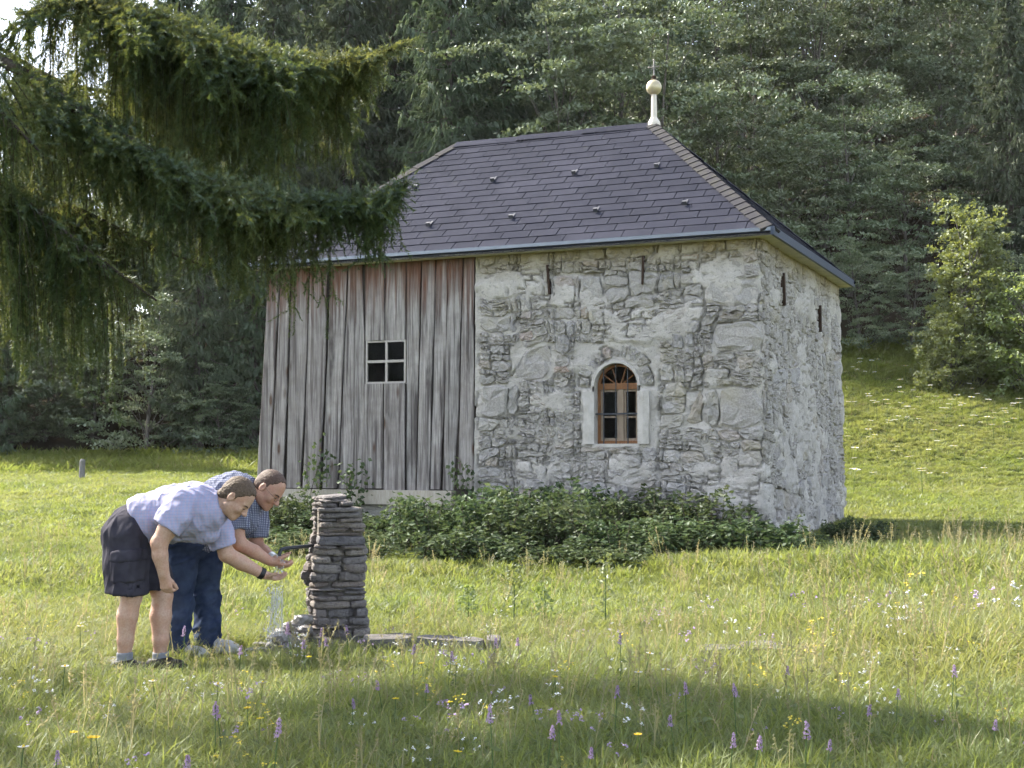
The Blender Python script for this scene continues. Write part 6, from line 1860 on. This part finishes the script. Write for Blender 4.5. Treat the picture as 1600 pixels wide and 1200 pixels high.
def man_in_jeans():
    off = np.array([*P(302, 1025, 9.4)[:2], 0.0]); off[2] = float(gz(off[0], off[1]))
    root = empty('person', off, label='man in navy checked shirt and blue jeans cupping hands under the spout', cat='person')
    lo, hi = P(240, 1060, 8.95), P(475, 705, 9.9); lo[1], hi[1] = 8.95, 9.9; lo[2] = off[2] - .08; lo[0] -= .05; hi[0] += .05; hi[2] += .05
    f = Field(lo, hi, .006)
    sp = [P(298, 842, 9.45), P(318, 812, 9.44), P(347, 785, 9.43), P(370, 777, 9.42), P(385, 776, 9.41)]
    f.cone(P(290, 845, 9.37), P(308, 845, 9.53), .13, .13, .03); f.chain(sp, [.14, .135, .14, .14, .10], .04)
    f.cone(P(368, 792, 9.22), P(398, 792, 9.59), .07, .07, .05)
    f.chain([P(384, 777, 9.41), P(400, 774, 9.40), P(412, 770, 9.39)], [.075, .064, .06], .03)
    f.chain([P(286, 850, 9.36), P(284, 940, 9.32), P(278, 1025, 9.30)], [.10, .06, .04], .02); f.chain([P(316, 850, 9.54), P(322, 935, 9.54), P(326, 1018, 9.52)], [.10, .06, .04], .02)
    f.chain([P(368, 795, 9.22), P(368, 825, 9.20), P(374, 850, 9.19)], [.062, .055, .050], .03); f.chain([P(374, 850, 9.19), P(397, 862, 9.22), P(422, 877, 9.26)], [.050, .047, .033], .015)
    f.chain([P(400, 795, 9.58), P(400, 830, 9.58), P(400, 852, 9.56)], [.062, .055, .050], .03); f.chain([P(400, 852, 9.56), P(412, 862, 9.50), P(427, 873, 9.43)], [.050, .046, .033], .015)
    hand(f, P(422, 877.5, 9.262), (.85, .25, -.32), (-.1, .35, 1), (.1, -1, .1), (.30, .45, .40), .04, thumb=(.6, .4, .6))
    hand(f, P(427, 873.5, 9.428), (.80, -.45, -.32), (-.1, -.35, 1), (.2, 1, .1), (.30, .45, .40), .04, thumb=(.6, .4, .6))
    hc = P(421, 765, 9.38); fw = (.70, -.30, -.64); up = (.70, -.02, .68)
    R, W = head(f, hc, fw, up, 1.02)
    finish('body', f, SKIN2, root, off, 2)
    h = Field(hc - .16, hc + .16, .004)
    h.ell(W(-.016, 0, .037), np.array([.1085, .0835, .0955]) * 1.02, R, 0); h.cone(W(-.06, 0, -.03), W(-.07, 0, -.055), .064, .05, .03)
    h.cone(W(.0, -.068, .0), W(.004, -.070, -.03), .013, .009, .02); h.cone(W(.0, .068, .0), W(.004, .070, -.03), .013, .009, .02)
    h.cutplane(W(.040, 0, .078), R @ np.array([-.88, 0, .47]), .020, 45); h.cutplane(W(0, 0, -.066), R @ np.array([-.25, 0, 1]), .012, 50)
    finish('hair', h, m_hair('dark_cropped_hair', (.045, .028, .022), (.125, .078, .058)), root, off, 1, (.003, 70, 5))
    brows(root, off, W, (.06, .04, .03))
    # glasses: two thin rims, bridge and temples
    gl = MB()
    for s_ in (-1, 1):
        ring = [W(.104, s_ * .034 + .021 * math.cos(t), -.010 + .016 * math.sin(t)) for t in np.linspace(0, 2 * math.pi, 17)]; gl.tube(ring, .0013, 4)
        gl.tube([W(.102, s_ * .056, -.006), W(.05, s_ * .076, -.003), W(-.015, s_ * .086, .006)], .0013, 4)
    gl.tube([W(.105, -.013, -.006), W(.112, 0, -.002), W(.105, .013, -.006)], .0013, 4)
    gl.v = [tuple(np.array(v) - off) for v in gl.v]; gl.build('glasses', plain('thin_metal_rim', (.10, .09, .08), .35, .5, .7), root)
    s = Field(lo, hi, .007)
    s.chain([P(302, 836, 9.45)] + sp[1:], [.165, .165, .17, .165, .12], .04); s.cone(P(345, 800, 9.40), P(384, 812, 9.40), .12, .095, .05); s.cone(P(368, 790, 9.24), P(398, 790, 9.57), .088, .086, .04)
    s.chain([P(369, 793, 9.23), P(368, 815, 9.205), P(369, 832, 9.195)], [.082, .083, .084], .03); s.chain([P(400, 793, 9.57), P(400, 820, 9.58), P(400, 846, 9.57)], [.080, .082, .085], .03)
    s.cone(P(388, 778, 9.41), P(404, 773, 9.40), .088, .084, .02)
    s.cutplane(P(300, 835, 9.45), (.70, 0, .71))
    def hollow(fd, p, d, r, L=.09):
        d = np.asarray(d, float); d /= np.linalg.norm(d); fd.cone(p, p + d * L * 1.6, r, r * 1.05, .0, 's')
        sl, X = fd.box(p - .16, p + .16); t = (X - (p + d * L)) @ d; rad = np.linalg.norm(X - p - ((X - p) @ d)[..., None] * d, axis=-1)
        fd.D[sl] = np.where(rad < r + .05, np.maximum(fd.D[sl], t.astype(np.float32)), fd.D[sl])
    hollow(s, P(368, 812, 9.205), (0, 0, -1), .068, .055); hollow(s, P(400, 822, 9.58), (0, 0, -1), .068, .075); hollow(s, P(394, 776, 9.405), P(404, 773, 9.40) - P(388, 778, 9.41), .07, .035)
    M_SH = m_cloth('navy_gingham', (.32, .34, .42), (.035, .045, .10), (.035, .045, .10), 26, .7, ((0, 0, 0), (0, math.pi / 2, 0)))
    finish('shirt', s, M_SH, root, off, 2, (.016, 10, 13, (.35, .1, -.9)))
    q = Field(lo, hi, .007)
    q.cone(P(290, 842, 9.37), P(308, 842, 9.53), .15, .15, .03); q.cone(P(300, 835, 9.45), P(312, 822, 9.45), .15, .14, .03)
    q.chain([P(284, 850, 9.36), P(283, 895, 9.33), P(283, 940, 9.32), P(278, 985, 9.305), P(276, 1032, 9.30)], [.118, .098, .080, .076, .082], .025)
    q.chain([P(318, 850, 9.53), P(321, 895, 9.54), P(322, 935, 9.54), P(324, 975, 9.53), P(325, 1022, 9.52)], [.118, .105, .092, .086, .090], .025)
    q.cutplane(P(308, 818, 9.45), (-.70, 0, -.71)); q.cutplane(P(300, 1034, 9.4), (0, 0, 1))
    finish('jeans', q, m_fabric('blue_denim', (.018, .028, .062), (.050, .070, .120), 6), root, off, 2, (.018, 9, 23, (.9, .2, .4)))
    M_W = plain('white_trainer', (.42, .42, .42), .6, .3)
    for px, Y in ((278, 9.30), (327, 9.52)):
        b = P(px, 1025, Y); b[2] = float(gz(b[0], b[1])); k_ = Field(b - [.2, .2, .05], b + [.34, .2, .16], .006)
        k_.chain([b + [-.055, 0, .045], b + [.05, -.01, .05], b + [.14, -.03, .040], b + [.19, -.04, .034]], [.047, .050, .046, .036], .03); k_.cutplane(b, (0, 0, 1)); finish('shoe', k_, M_W, root, off, 2)
    w0, w1 = P(423, 870, 9.445), P(428, 874, 9.425); d = (w1 - w0) / np.linalg.norm(w1 - w0)
    wt = Field(w0 - .08, w1 + .08, .004); wt.cone(w0 - d * .02, w1 + d * .02, .041, .039, 0); wt.cutplane(w0 - d * .006, d); wt.cutplane(w1, -d)
    finish('wristwatch', wt, plain('bright_metal_watch', (.62, .62, .60), .3, .5, .6), root, off, 1)
man_in_jeans()
